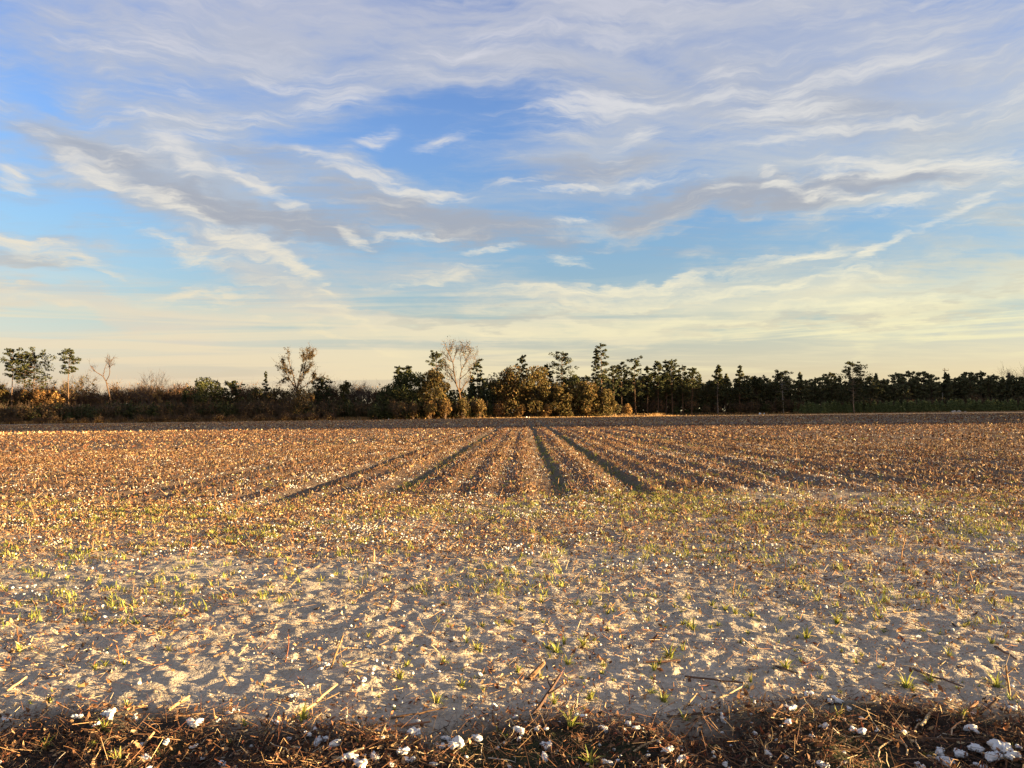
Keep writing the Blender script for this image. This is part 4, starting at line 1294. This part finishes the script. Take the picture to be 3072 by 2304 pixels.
LIMBS_VINE = [[(1400, 720), (1400, 600), (1380, 450), (1350, 330), (1340, 200)], [(1400, 600), (1330, 510), (1280, 430), (1240, 380), (1180, 360)],
              [(1280, 430), (1265, 350), (1262, 290)], [(1330, 510), (1270, 480), (1225, 525)], [(1380, 450), (1330, 410), (1310, 375)],
              [(1400, 600), (1420, 420), (1440, 300), (1480, 170)], [(1440, 300), (1445, 210)], [(1440, 300), (1500, 230), (1520, 180)],
              [(1400, 600), (1480, 430), (1530, 300), (1575, 200)], [(1530, 300), (1590, 250)], [(1480, 430), (1550, 400), (1580, 330)],
              [(1400, 600), (1470, 570), (1540, 500), (1610, 480), (1670, 465)], [(1540, 500), (1580, 440)], [(1400, 600), (1450, 480), (1460, 380)]]
LIMBS_AIRY = [[(1228, 850), (1225, 700), (1215, 640), (1190, 560), (1165, 430), (1160, 330), (1120, 250), (1090, 150)], [(1160, 330), (1180, 240), (1215, 160)],
              [(1215, 640), (1220, 500), (1240, 400), (1290, 310), (1330, 220), (1350, 165)], [(1290, 310), (1340, 260), (1385, 265)], [(1220, 500), (1300, 430), (1330, 390)],
              [(1215, 640), (1270, 550), (1310, 500)], [(1240, 400), (1230, 280), (1225, 200)], [(1165, 430), (1110, 380), (1070, 350)], [(1190, 560), (1120, 450), (1080, 410)],
              [(1160, 330), (1110, 300), (1075, 250)], [(1330, 220), (1300, 170)], [(1120, 250), (1150, 170)], [(1290, 310), (1270, 240)], [(1190, 560), (1150, 500), (1100, 470)]]
LIMBS_FORK = [[(1217, 860), (1215, 710), (1212, 520), (1195, 470), (1130, 420), (1095, 360)], [(1195, 470), (1190, 380), (1210, 320), (1245, 295)],
              [(1212, 520), (1265, 450), (1280, 380), (1310, 350), (1350, 350)], [(1190, 380), (1215, 380), (1250, 330)], [(1280, 380), (1290, 310)],
              [(1130, 420), (1100, 410)], [(1280, 380), (1270, 320)], [(1210, 320), (1225, 300)]]
VINE = dict(lvl=2, k=4, sp=.35, r=.55, n=9, s=.26, pal=P_BRONZE)
SPARSE = dict(lvl=0, k=2, sp=.3, r=.6, n=5, s=.22, pal=P_BRONZE + P_STRAW)

SPOT = [
    # left part of the wood edge
    ('pine', 32, 1052, 246, 26, 'tall open pine at the end of the left tree line, crown reaching halfway down', 1, dict(bare=.62, shape='round', dens=.95)),
    ('pine', 70, 1069, 250, 26, 'dark round-topped pine squeezed between two tall pines on the left', 2, dict(bare=.64, shape='umbrella', dens=.9)),
    ('pine', 101, 1062, 248, 44, 'broad layered pine with long drooping lower boughs, third from the left', 3, dict(bare=.50, shape='umbrella', dens=1.1)),
    ('pine', 205, 1050, 246, 24, 'slender lone pine on a long bare trunk left of the forked bare tree', 4, dict(bare=.68, shape='tuft', dens=.85)),
    ('bare', 238, 1137, 252, 28, 'round half-leafless tree with olive crown beside the slender lone pine', 6, dict(fine=7, forks=4, clear=.35, leaf=dict(lvl=1, k=1, sp=.4, r=.6, n=6, s=.25, pal=P_OAK), thick=.9)),
    ('bare', 448, 1144, 252, 36, 'fan-shaped bare tree with a smooth rounded outline in the left thicket', 7, dict(fine=7, forks=6, clear=.34, spread=.75, bark=(.13, .085, .06), upw=.16)),
    ('oak', 474, 1158, 248, 16, 'narrow golden brown tree catching the sun beside the fan-shaped bare tree', 8, dict(pal=P_STRAW, lobes=9, n=80, size=.3)),
    ('oak', 120, 1164, 245, 34, 'russet leafy tree glowing below the broad layered pine', 9, dict(pal=P_RUSSET, lobes=12, n=90, size=.32)),
    ('oak', 165, 1172, 246, 30, 'orange brown tree between the layered pine and the slender lone pine', 10, dict(pal=P_STRAW + P_RUSSET, lobes=11, n=90, size=.3)),
    ('oak', 72, 1168, 247, 30, 'olive and rust tree under the dark round-topped pine', 11, dict(pal=P_OAK + P_RUSSET, lobes=12, n=90)),
    ('oak', 5, 1150, 248, 24, 'small leafy olive tree cut by the left picture edge', 12, dict(pal=P_OAK, lobes=10, n=80)),
    ('oak', 620, 1130, 243, 46, 'big dark evergreen with twin tops in the middle of the left thicket', 13, dict(pal=P_EVER, lobes=18, n=150, low=.0)),
    ('pine', 552, 1178, 243, 15, 'short dark cone-shaped evergreen beside the big twin-topped evergreen', 14, dict(bare=.1, shape='cone', dens=.9)),
    ('pine', 696, 1150, 246, 27, 'round grey green pine right of the big twin-topped evergreen', 15, dict(bare=.35, shape='round', dens=.9)),
    ('oak', 765, 1160, 247, 34, 'low flat-topped dark tree between the round pine and the spire', 16, dict(pal=P_DULL + P_EVER, lobes=11, n=90)),
    ('pine', 801, 1120, 250, 15, 'thin stepped spire of a conifer left of the vine-clad tree', 17, dict(bare=.45, shape='cone', dens=.6)),
    ('oak', 830, 1160, 249, 36, 'flat-topped brownish tree just left of the vine-clad tree', 18, dict(pal=P_DULL + P_OAK, lobes=10, n=80)),
    ('oak', 905, 1165, 241, 36, 'golden brown leafy tree at the foot of the vine-clad tree', 20, dict(pal=P_STRAW + P_OAK, lobes=11, n=90, size=.28)),
    ('pine', 967, 1141, 247, 26, 'round dark pine just right of the vine-clad tree', 21, dict(bare=.35, shape='round', dens=1.0)),
    ('oak', 1035, 1139, 246, 18, 'small vine-draped tree with an arching hood-like crown', 22, dict(pal=P_EVER + P_OAK, lobes=9, n=80, low=.25)),
    ('bare', 1088, 1150, 248, 24, 'grey leafless twiggy tree right of the hood-shaped tree', 23, dict(fine=7, forks=5, clear=.2, spread=.4, bark=(.11, .08, .06), thick=.8)),
    ('bare', 1062, 1160, 250, 20, 'thin leafless tree close beside the grey twiggy tree', 24, dict(fine=7, forks=4, clear=.25, spread=.35, bark=(.10, .07, .055), thick=.7)),
    # middle
    ('oak', 1170, 1150, 243, 44, 'lowest dark evergreen shoulder at the near end of the middle clump', 25, dict(pal=P_EVER, lobes=14, n=120)),
    ('oak', 1228, 1112, 244, 54, 'big dark evergreen oak forming the dense left half of the middle clump', 26, dict(pal=P_EVER, lobes=22, n=170)),
    ('oak', 1298, 1104, 241, 46, 'sunlit olive brown oak beside the tall airy tree', 27, dict(pal=P_OAK, lobes=20, n=160)),
    ('pine', 1194, 1103, 249, 12, 'small dark pine top poking out of the big evergreen oak, first of two', 28, dict(bare=.6, shape='tuft', dens=.8)),
    ('pine', 1224, 1102, 250, 14, 'small dark pine top poking out of the big evergreen oak, second of two', 29, dict(bare=.6, shape='round', dens=.9)),
    ('pine', 1308, 1060, 249, 26, 'tall stepped pine rising behind the oaks left of the airy tree', 30, dict(bare=.45, shape='round', dens=.95)),
    ('pine', 1432, 1084, 250, 20, 'thin open pine just right of the tall airy tree', 32, dict(bare=.5, shape='umbrella', dens=.7, thin=.8)),
    ('oak', 1485, 1140, 249, 26, 'small dark oak in the gap right of the thin open pine', 33, dict(pal=P_EVER, lobes=10, n=100)),
    ('oak', 1528, 1098, 246, 50, 'massive rust brown oak straight behind the end of the wheel tracks', 34, dict(pal=P_OAK + P_RUSSET[:1], lobes=22, n=170)),
    ('oak', 1608, 1094, 245, 50, 'wide rust and olive oak with small pines above it', 35, dict(pal=P_OAK, lobes=22, n=170)),
    ('pine', 1567, 1071, 250, 15, 'small pine tuft on a thin bare stem above the rust brown oaks', 36, dict(bare=.66, shape='round', dens=.7, thin=.8)),
    ('pine', 1645, 1098, 250, 18, 'dark pine half hidden behind the wide rust and olive oak', 37, dict(bare=.4, shape='round', dens=.9)),
    ('pine', 1684, 1059, 249, 32, 'flat-topped pine with level boughs above the second group of oaks', 38, dict(bare=.48, shape='umbrella', dens=.9)),
    ('oak', 1690, 1148, 244, 40, 'low rounded olive oak below the flat-topped pine', 39, dict(pal=P_OAK, lobes=18, n=140)),
    ('oak', 1760, 1143, 244, 40, 'low rounded brown oak left of the tall pair of pines', 40, dict(pal=P_OAK + P_BRONZE[:1], lobes=18, n=140)),
    ('oak', 1725, 1120, 251, 30, 'dark evergreen crown behind the low rounded oaks', 41, dict(pal=P_EVER, lobes=12, n=110)),
    ('pine', 1788, 1050, 247, 20, 'slimmer and shorter of the tall pair of sunlit pines', 42, dict(bare=.45, shape='cone', dens=.75)),
    ('pine', 1808, 1035, 246, 24, 'tallest sunlit pine of all with a long bare lower trunk', 43, dict(bare=.42, shape='tuft', dens=.85)),
    ('oak', 1815, 1165, 244, 30, 'narrow brown oak at the feet of the tall pair of pines', 44, dict(pal=P_OAK, lobes=12, n=110)),
    # right
    ('pine', 1842, 1101, 254, 16, 'dark pine right behind the tallest sunlit pine', 45, dict(bare=.4, shape='round', dens=.8)),
    ('pine', 1867, 1091, 257, 20, 'round dark pine between the tallest pine and a stepped pine', 46, dict(bare=.38, shape='round', dens=.95)),
    ('pine', 1909, 1078, 257, 22, 'stepped pine standing highest in the dark row behind the round bush', 47, dict(bare=.38, shape='umbrella', dens=.9)),
    ('pine', 1943, 1104, 258, 16, 'short pine at the first dip of the dark pine row', 48, dict(bare=.38, shape='round', dens=.85)),
    ('pine', 1974, 1090, 259, 20, 'bushy round pine at the start of the close dark row', 49, dict(bare=.38, shape='round', dens=1.05)),
    ('pine', 1997, 1084, 261, 13, 'slim pine between two bushy pines of the close dark row', 50, dict(bare=.4, shape='tuft', dens=.8)),
    ('pine', 2018, 1083, 259, 20, 'bushy pine with the highest crown of the close dark row', 51, dict(bare=.38, shape='round', dens=1.0)),
    ('pine', 2049, 1101, 261, 16, 'thin open pine near the falling end of the close dark row', 52, dict(bare=.42, shape='round', dens=.7)),
    ('pine', 2074, 1108, 259, 22, 'lopsided last pine of the close dark row with boughs reaching right', 53, dict(bare=.42, shape='umbrella', dens=.85, lean=.03)),
    ('pine', 2154, 1098, 263, 32, 'lone layered pine with rounded top and pale straight trunk', 54, dict(bare=.38, shape='cone', dens=1.2, bark=(.22, .17, .13))),
    ('pine', 2219, 1099, 264, 27, 'lone pyramid-shaped pine with widely spaced boughs', 55, dict(bare=.30, shape='cone', dens=.95)),
    ('pine', 2272, 1135, 266, 22, 'low round-headed pine right of the pyramid-shaped pine', 56, dict(bare=.6, shape='umbrella', dens=.9)),
    ('pine', 2350, 1120, 264, 30, 'leaning pine with pale crooked trunk at the start of the green saplings', 57, dict(bare=.5, shape='umbrella', dens=.8, lean=-.03, bark=(.30, .25, .20))),
    ('pine', 2563, 1091, 260, 33, 'big pine with a separate top tuft standing alone before the green saplings', 58, dict(bare=.26, shape='umbrella', dens=1.15, bark=(.26, .18, .12))),
    ('bare', 3042, 1114, 284, 26, 'pale leafless tree rising over the wood near the right picture edge', 59, dict(fine=7, forks=5, clear=.3, spread=.45, bark=(.16, .115, .085), thick=.9)),
    ('bare', 2745, 1140, 278, 18, 'leafless tree with reddish twigs on the dark face of the right wood', 60, dict(fine=7, forks=4, clear=.3, spread=.3, bark=(.14, .085, .06), thick=.8)),
    ('bush', 1880, 1209, 249, 19, 'rounded tawny bush standing clear at the end of the middle clump', 61, dict(pal=P_STRAW + P_BRONZE, n=1500, size=.22)),
    ('bush', 1846, 1214, 248, 22, 'dark bush pressed against the rounded tawny bush', 62, dict(pal=P_EVER + P_DULL, n=900)),
    ('bush', 1440, 1198, 240, 26, 'broad sunlit bush before the gap right of the airy tree', 63, dict(pal=P_BRONZE + P_OAK, n=1100, twig=14)),
    ('bush', 1390, 1194, 239, 26, 'olive bush at the foot of the tall airy tree', 64, dict(pal=P_OAK, n=1100, twig=10)),
    ('bush', 1335, 1196, 238, 26, 'amber bush left of the foot of the tall airy tree', 65, dict(pal=P_BRONZE + P_STRAW[:1], n=1100, twig=14)),
    ('bush', 1290, 1200, 238, 24, 'tangled golden bush below the sunlit olive brown oak', 66, dict(pal=P_STRAW, n=800, twig=24)),
    ('bush', 1240, 1204, 238, 26, 'twiggy amber bush below the big dark evergreen oak', 67, dict(pal=P_BRONZE, n=600, twig=34)),
    ('bush', 1190, 1205, 238, 26, 'brown twiggy bush at the near end of the middle clump', 68, dict(pal=P_BRONZE + P_DULL, n=600, twig=34)),
    ('bush', 1500, 1205, 242, 22, 'flame-coloured bush at the left foot of the massive rust brown oak', 69, dict(pal=P_STRAW + P_RUSSET, n=800, twig=16)),
    ('bush', 1560, 1212, 241, 20, 'low amber bush right where the wheel tracks end', 70, dict(pal=P_BRONZE, n=700, twig=8)),
    ('bush', 1640, 1212, 241, 20, 'low orange brown bush under the wide rust and olive oak', 71, dict(pal=P_STRAW + P_BRONZE, n=700, twig=8)),
    ('bush', 1705, 1214, 241, 20, 'low olive bush below the flat-topped pine', 72, dict(pal=P_OAK, n=700)),
    ('bush', 1765, 1212, 242, 22, 'low tawny bush left of the tall pair of pines', 73, dict(pal=P_BRONZE + P_OAK, n=700, twig=8)),
    ('bush', 1812, 1212, 243, 18, 'dim olive bush at the feet of the tall pair of pines', 74, dict(pal=P_OAK + P_EVER, n=700)),
]
for kind, px, top, d, half, lab, seed, kw in SPOT:
    spot_tree(kind, px, top, d, half, lab, seed, rz=0.0, **kw)

def place_limbed(px, d, label, parts):
    plant('bare_tree', as_meshes(parts), foot(px, d), label, 'bare tree')
place_limbed(340, 246, 'tall leafless forked tree standing above the left thicket', limb_tree(340, 246, LIMBS_FORK, (0, 1000), 1271, (.095, .058, .038), .24, None, 5, 5, 1.1))
place_limbed(893, 243, 'many-limbed vine-clad tree rising alone from the thicket', limb_tree(893, 243, LIMBS_VINE, (500, 1000), 1264, (.11, .075, .05), .26,
             dict(k=38, tip=7, sp=.30, r=.38, n=10, s=.17, pal=[(.075, .052, .024), (.10, .066, .028), (.060, .048, .022)]), 10, 19, 1.3, .4))
place_limbed(1384, 243, 'tall airy tree with forked pale trunk and sparse yellowing leaves', limb_tree(1384, 243, LIMBS_AIRY, (1040, 1000), 1252, (.11, .068, .042), .30,
             dict(k=8, tip=13, sp=.5, r=.6, n=6, s=.16, pal=P_BRONZE + P_OAK), 9, 31, 1.5, .4))

# ------------------------------------------------------------------ ranks of trees that look alike
wood_pines = [as_meshes(pine(900 + i, 14.0, 2.6, bare=.22 + .05 * (i % 3), shape=('round', 'cone', 'round', 'tuft', 'cone')[i], dens=.8, leafs=1.3, pal=P_WOOD)) for i in range(5)]
dull_trees = [as_meshes(bare_tree(920 + i, 11.0, forks=5, clear=.18, spread=.46, lvl=4, bark=((.16, .085, .052), (.13, .075, .05), (.18, .105, .06))[i], thick=1.1, fine=6, leaf=dict(lvl=1, k=1, sp=.35, r=.5, n=4, s=.22, pal=P_DULL + P_BRONZE + P_STRAW[3:]))) for i in range(3)]
dark_bushes = [as_meshes(bush(930 + i, 6.0, 3.4, (P_DULL, P_EVER + P_DULL, P_DULL + P_BRONZE[:1], P_EVER)[i], n=620, size=.34, twig=(40, 16, 60, 10)[i], stems=8)) for i in range(4)]
rust_bushes = [as_meshes(bush(940 + i, 2.6, 2.2, (P_RUSSET + P_STRAW[:2], P_RUSSET + P_DULL)[i], n=420, size=.24, twig=50, stems=5)) for i in range(2)]
young_pines = [as_meshes(pine(950 + i, 3.9, 1.0, bare=.05, shape='cone', dens=.6, pal=P_YOUNG, leafs=.62, thin=.7, nq=.7)) for i in range(4)]

ORD = ['first', 'second', 'third', 'fourth', 'fifth', 'sixth', 'seventh', 'eighth', 'ninth', 'tenth', 'eleventh', 'twelfth', 'thirteenth', 'fourteenth', 'fifteenth',
       'sixteenth', 'seventeenth', 'eighteenth', 'nineteenth', 'twentieth', 'twenty-first', 'twenty-second', 'twenty-third', 'twenty-fourth', 'twenty-fifth']
LAND = [(101, 'the broad layered pine'), (205, 'the slender lone pine'), (340, 'the forked bare tree'), (448, 'the fan-shaped tree'), (620, 'the twin-topped evergreen'),
        (801, 'the thin spire'), (893, 'the vine-clad tree'), (1035, 'the hood-shaped tree'), (1228, 'the big evergreen oak'), (1384, 'the tall airy tree'), (1567, 'the small pine tuft'),
        (1808, 'the tallest pine'), (2018, 'the close dark row'), (2154, 'the lone layered pine'), (2219, 'the pyramid-shaped pine'), (2350, 'the leaning pale pine'),
        (2563, 'the big tufted pine'), (2745, 'the reddish leafless tree'), (2836, 'the utility pole'), (2877, 'the sand heaps'), (3042, 'the pale leafless tree')]

def rank(name, protos, pts, label, cat, group):
    """one row of look-alikes; each is told by its count from the nearest thing one can find to its left"""
    first, count = {}, {}
    pts = sorted(pts, key=lambda p: p[0] / p[1])
    for i, (x, y, s) in enumerate(pts):
        px = 1536 + x / y * FPX * 1.0007
        near = [nm for q, nm in LAND if q <= px]
        key = near[-1] if near else None
        count[key] = count.get(key, 0) + 1
        o = ORD[min(count[key], len(ORD)) - 1]
        lab = label + (', ' + o + ' to the right of ' + key if key else ', ' + o + ' from the left end')
        k = i % len(protos) if len(protos) < 3 else int(RNG.integers(len(protos)))
        loc = (x, y, float(height(x, y)))
        rz = float(RNG.random() * 6.283)
        if k not in first:
            first[k] = plant(name, protos[k], loc, lab, cat, group, rz, s)
        else:
            copy_tree(first[k], loc, rz, s, lab, group)

def line(px0, px1, d0, d1, n, jx, jd, s0, s1):
    out = []
    for i in range(n):
        f = (i + .5) / n
        px = px0 + (px1 - px0) * f + RNG.normal(0, jx)
        d = d0 + (d1 - d0) * f + RNG.normal(0, jd)
        out.append((ray(px, 1240)[0] * d, d, s0 + (s1 - s0) * float(RNG.random())))
    return out

# right wood: ranks of pines behind the saplings
rank('forest_pine', wood_pines, line(1850, 3200, 266, 279, 62, 7, 1.2, .66, .92), 'dark front-rank pine of the right wood', 'pine tree', 'pines in the front rank of the right wood')
rank('forest_pine', wood_pines, line(1840, 3230, 273, 287, 66, 8, 1.5, .84, 1.06), 'dark second-rank pine of the right wood', 'pine tree', 'pines deeper in the right wood')
rank('forest_pine', wood_pines, line(1400, 1900, 285, 285, 22, 8, 3, .85, 1.1), 'dim pine behind the middle clump', 'pine tree', 'pines behind the middle clump')
rank('dark_bush', dark_bushes, line(1880, 3180, 262, 273, 60, 9, .8, .55, .95), 'dark bush at the right wood', 'bush', 'bushes along the foot of the right wood')
# left: bare pinkish trees behind the thicket, then the thicket itself
rank('bare_tree', dull_trees, line(-60, 640, 256, 266, 70, 9, 4, .85, 1.30), 'pinkish leafless tree behind the thicket', 'bare tree', 'leafless trees behind the left thicket')
rank('bare_tree', dull_trees, line(640, 1180, 252, 262, 32, 9, 3, .85, 1.2), 'brownish leafless thicket tree', 'bare tree', 'leafless trees towards the middle clump')
rank('thicket_bush', dark_bushes, line(-60, 1190, 236, 243, 60, 8, 1.0, .78, 1.12), 'dark front thicket bush', 'bush', 'bushes of the left thicket')
rank('thicket_bush', dark_bushes, line(-60, 1190, 243, 250, 50, 8, 1.2, .72, 1.18), 'taller dull back thicket bush', 'bush', 'bushes at the back of the left thicket')
rank('thicket_bush', dark_bushes, line(1120, 1480, 238, 244, 16, 6, 1.0, .75, 1.05), 'brown bush under the middle clump', 'bush', 'bushes at the foot of the middle clump')
rank('rust_bush', rust_bushes, line(-40, 1010, 231.5, 237.5, 52, 8, .5, .5, 1.0), 'low rusty bush before the thicket', 'bush', 'rusty bushes along the left thicket')
# the young plantation on the right
rank('pine_sapling', young_pines, line(2395, 3120, 262.5, 264.5, 78, 3, .4, .66, 1.0), 'green front-row pine sapling', 'pine sapling', 'saplings in the front row of the plantation')
rank('pine_sapling', young_pines, line(2385, 3130, 265.5, 267.5, 78, 4, .5, .80, 1.10), 'green back-row pine sapling', 'pine sapling', 'saplings in the back row of the plantation')

def far_wood(name, pxa, pxb, d0, d1, n, h0, h1, pal, label):
    """the depth of the wood behind the trees one can tell apart"""
    a = Acc()
    for i in range(n):
        px = pxa + (pxb - pxa) * (i + RNG.random()) / n; d = d0 + (d1 - d0) * RNG.random()
        p = foot(px, d); h = h0 + (h1 - h0) * RNG.random()
        a.tube([p - [0, 0, .3], p + [0, 0, h * .8]], [.18, .06], BARK_P, 4)
        for k in range(5):
            w = 2.4 * (.8 + .4 * RNG.random())
            leaf_cloud(a, p + np.array([RNG.normal(0, .8), RNG.normal(0, .5), h * (k + .5) / 5]), (w, w, h * .15), 60, .55, pal, .1)
    tag(a.build(name, M_LEAF), label, kind='stuff')
far_wood('far_wood', 1830, 3230, 286, 296, 120, 9.5, 12.0, P_WOOD + P_DULL, 'dark depth of the wood behind the right-hand pines')
far_wood('far_wood', 1130, 1850, 262, 280, 56, 8.0, 11.0, P_PINE + P_EVER, 'dark depth of trees behind the middle clump')
far_wood('far_wood', -80, 1150, 266, 276, 80, 5.0, 7.5, P_DULL + P_BRONZE, 'dull depth of low trees behind the left thicket')

# dry grass along the far edge of the field
def edge_grass():
    a = Acc()
    n = 26000
    x = RNG.random(n) * 390 - 175
    d = RNG.random(n) ** 1.4
    y = edge_y(x) + 1.0 - d * np.where(x > -15, 12.0, 2.0)
    k = RNG.random(n) < np.where(x > -15, .9, .75); x, y = x[k], y[k]; n = len(x)
    z = height(x, y)
    h = ((0.25 + 0.5 * RNG.random(n)) * np.where(edge_y(x) - y < 1.2, 1.5, .55))[:, None]
    t = RNG.random(n) * 6.283
    s = np.stack([np.cos(t), np.sin(t), 0 * t], -1) * (.05 + .06 * RNG.random((n, 1)))
    p = np.stack([x, y, z - .02], -1)
    top = p + np.concatenate([RNG.normal(0, .15, (n, 2)) * h, h], 1)
    a.quads(np.stack([p - s, p + s, top + s * .5, top - s * .5], 1), pick(P_STRAW + [(.32, .22, .12)], n, .3))
    tag(a.build('dry_grass', M_GRASS), 'dry straw-coloured grass along the far edge of the field', kind='stuff')
edge_grass()

# woods to the right of the view: they throw the long shade across the far half of the field
def side_wood(name, xs, y0, y1, n, h0, h1, label, rise=0.0):
    a = Acc()
    for i in range(n):
        f = (i + RNG.random()) / n
        y = y0 + (y1 - y0) * f
        x = np.interp(f, [0, 1], xs) + 20 * RNG.random()
        h = (h0 + (h1 - h0) * RNG.random()) * (1 + rise * f); z = float(height(x, y))
        a.tube([(x, y, z - .3), (x, y, z + h)], [.25, .04], BARK_P, 5)
        for k in range(9):
            f = (k + .5) / 9
            w = 3.3 * (.5 + .6 * math.sin(math.pi * (.15 + .75 * f)))
            leaf_cloud(a, (x, y, z + h * (.06 + .92 * f)), (w, w, h * .085), 34, .70, P_PINE, .1)
    tag(a.build(name, M_LEAF), label, kind='stuff')
side_wood('pine_wood', (68, 157), 75, 201, 150, 24, 27, 'tall pine wood along the side of the field, throwing the long shade', .24)
side_wood('pine_wood', (203, 212), 226, 300, 72, 20, 25, 'tall pine wood beyond the saplings on the side of the field')

# ------------------------------------------------------------------ small things along the far edge
def box_quads(c, sx, sy, sz, k=1.0):
    c = np.asarray(c, float)
    b = [c + np.array([i * sx / 2, j * sy / 2, 0]) for i, j in ((-1, -1), (1, -1), (1, 1), (-1, 1))]
    t = [c + np.array([i * sx / 2 * k, j * sy / 2 * k, sz]) for i, j in ((-1, -1), (1, -1), (1, 1), (-1, 1))]
    return [[b[i], b[(i + 1) % 4], t[(i + 1) % 4], t[i]] for i in range(4)] + [[t[0], t[1], t[2], t[3]]]

def utility_pole(px, top, d):
    p = foot(px, d); h = tall(top, d, px)
    root = empty('utility_pole', p, 'wooden utility pole with a crossarm showing above the right wood', 'utility pole')
    a = Acc(); a.tube([(0, 0, -.3), (0, 0, h)], [.16, .11], (.13, .10, .08), 8); a.build('pole', M_POLE, root)
    a = Acc(); a.quads(box_quads((.5, 0, h - 1.0), 2.2, .14, .2), (.12, .095, .075)); a.build('crossarm', M_POLE, root)
    for x in (-.5, .5, 1.5):
        a = Acc(); a.tube([(x, 0, h - .74), (x, 0, h - .3)], [.07, .1], (.22, .20, .18), 6); a.build('insulator', M_POLE, root)
utility_pole(2836, 1104, 292)

def field_post(px, top, d):
    p = foot(px, d); h = tall(top, d, px)
    root = empty('post', p, 'thin pale post standing behind the saplings before the dark wood', 'post')
    a = Acc(); a.tube([(0, 0, -.2), (0, 0, h)], [.09, .075], (.30, .27, .23), 7); a.build('shaft', M_POLE, root)
    a = Acc(); a.tube([(0, 0, h), (0, 0, h + .07)], [.10, .07], (.36, .33, .28), 7); a.build('cap', M_POLE, root)
field_post(2829, 1179, 269)

def sand_heap(px, d, w, h, seed, label):
    bm = bmesh.new()
    bmesh.ops.create_icosphere(bm, subdivisions=3, radius=1.0)
    r = random.Random(seed); ph = [r.random() * 9 for _ in range(4)]
    for v in bm.verts:
        x, y, z = v.co
        k = 1 + .16 * math.sin(3 * x + ph[0]) * math.cos(4 * y + ph[1]) + .08 * math.sin(8 * x + ph[2] + 5 * y)
        v.co = (x * w * k, y * w * .7 * k, (z * h if z > 0 else z * .1) * k)
    for f in bm.faces: f.smooth = True
    me = bpy.data.meshes.new('sand_heap'); bm.to_mesh(me); bm.free()
    at = me.attributes.new('Col', 'FLOAT_COLOR', 'POINT')
    at.data.foreach_set('color', np.tile(np.array([.50, .42, .34, 1], np.float32), len(me.vertices)))
    me.materials.append(M_SAND)
    tag(link('sand_heap', me, loc=foot(px, d)), label, 'sand heap')
sand_heap(2862, 256, .85, .62, 1, 'pale sand heap before the saplings, with a second heap on its right')
sand_heap(2877, 256, .75, .66, 2, 'pale rounded sand heap before the saplings, right beside the first')
sand_heap(2896, 257, .35, .38, 3, 'smallest pale heap of sand a little apart from the other two')

def bag(px, d, w, h, seed, label, slump):
    """a slumped white sack: pinched neck, sagging body"""
    r = random.Random(seed)
    V, n, prof = [], 12, [(0.0, .82), (.12, 1.0), (.38, .92), (.62, .62), (.8, .30), (.9, .22), (1.0, .34)]
    for z, q in prof:
        for k in range(n):
            t = 6.283 * k / n
            rr = w / 2 * q * (1 + .12 * math.sin(3 * t + seed) + .08 * r.random())
            V.append((rr * math.cos(t) + slump * z * h, rr * .7 * math.sin(t), z * h))
    F = [(i * n + k, i * n + (k + 1) % n, (i + 1) * n + (k + 1) % n, (i + 1) * n + k) for i in range(len(prof) - 1) for k in range(n)]
    me = indexed_mesh('white_sack', V, F, M_WHITE, np.tile([.78, .79, .78], (len(V), 1)), smooth=True)
    tag(link('white_sack', me, loc=foot(px, d)), label, 'sack')
bag(2281, 257, .95, .78, 3, 'white sack-like object left of another at the foot of the dark wood', -.3)
bag(2292, 257, .5, .72, 5, 'smaller upright white sack-like object at the foot of the dark wood', .2)
bag(1577, 238.5, .8, .5, 7, 'small whitish slumped object under the oaks where the tracks end', .6)
bag(1587, 238.5, .55, .42, 9, 'small cream slumped object right of the whitish one under the oaks', .1)
bag(1166, 233, .3, .4, 11, 'tiny white object beside the pale track at the left field edge', .1)
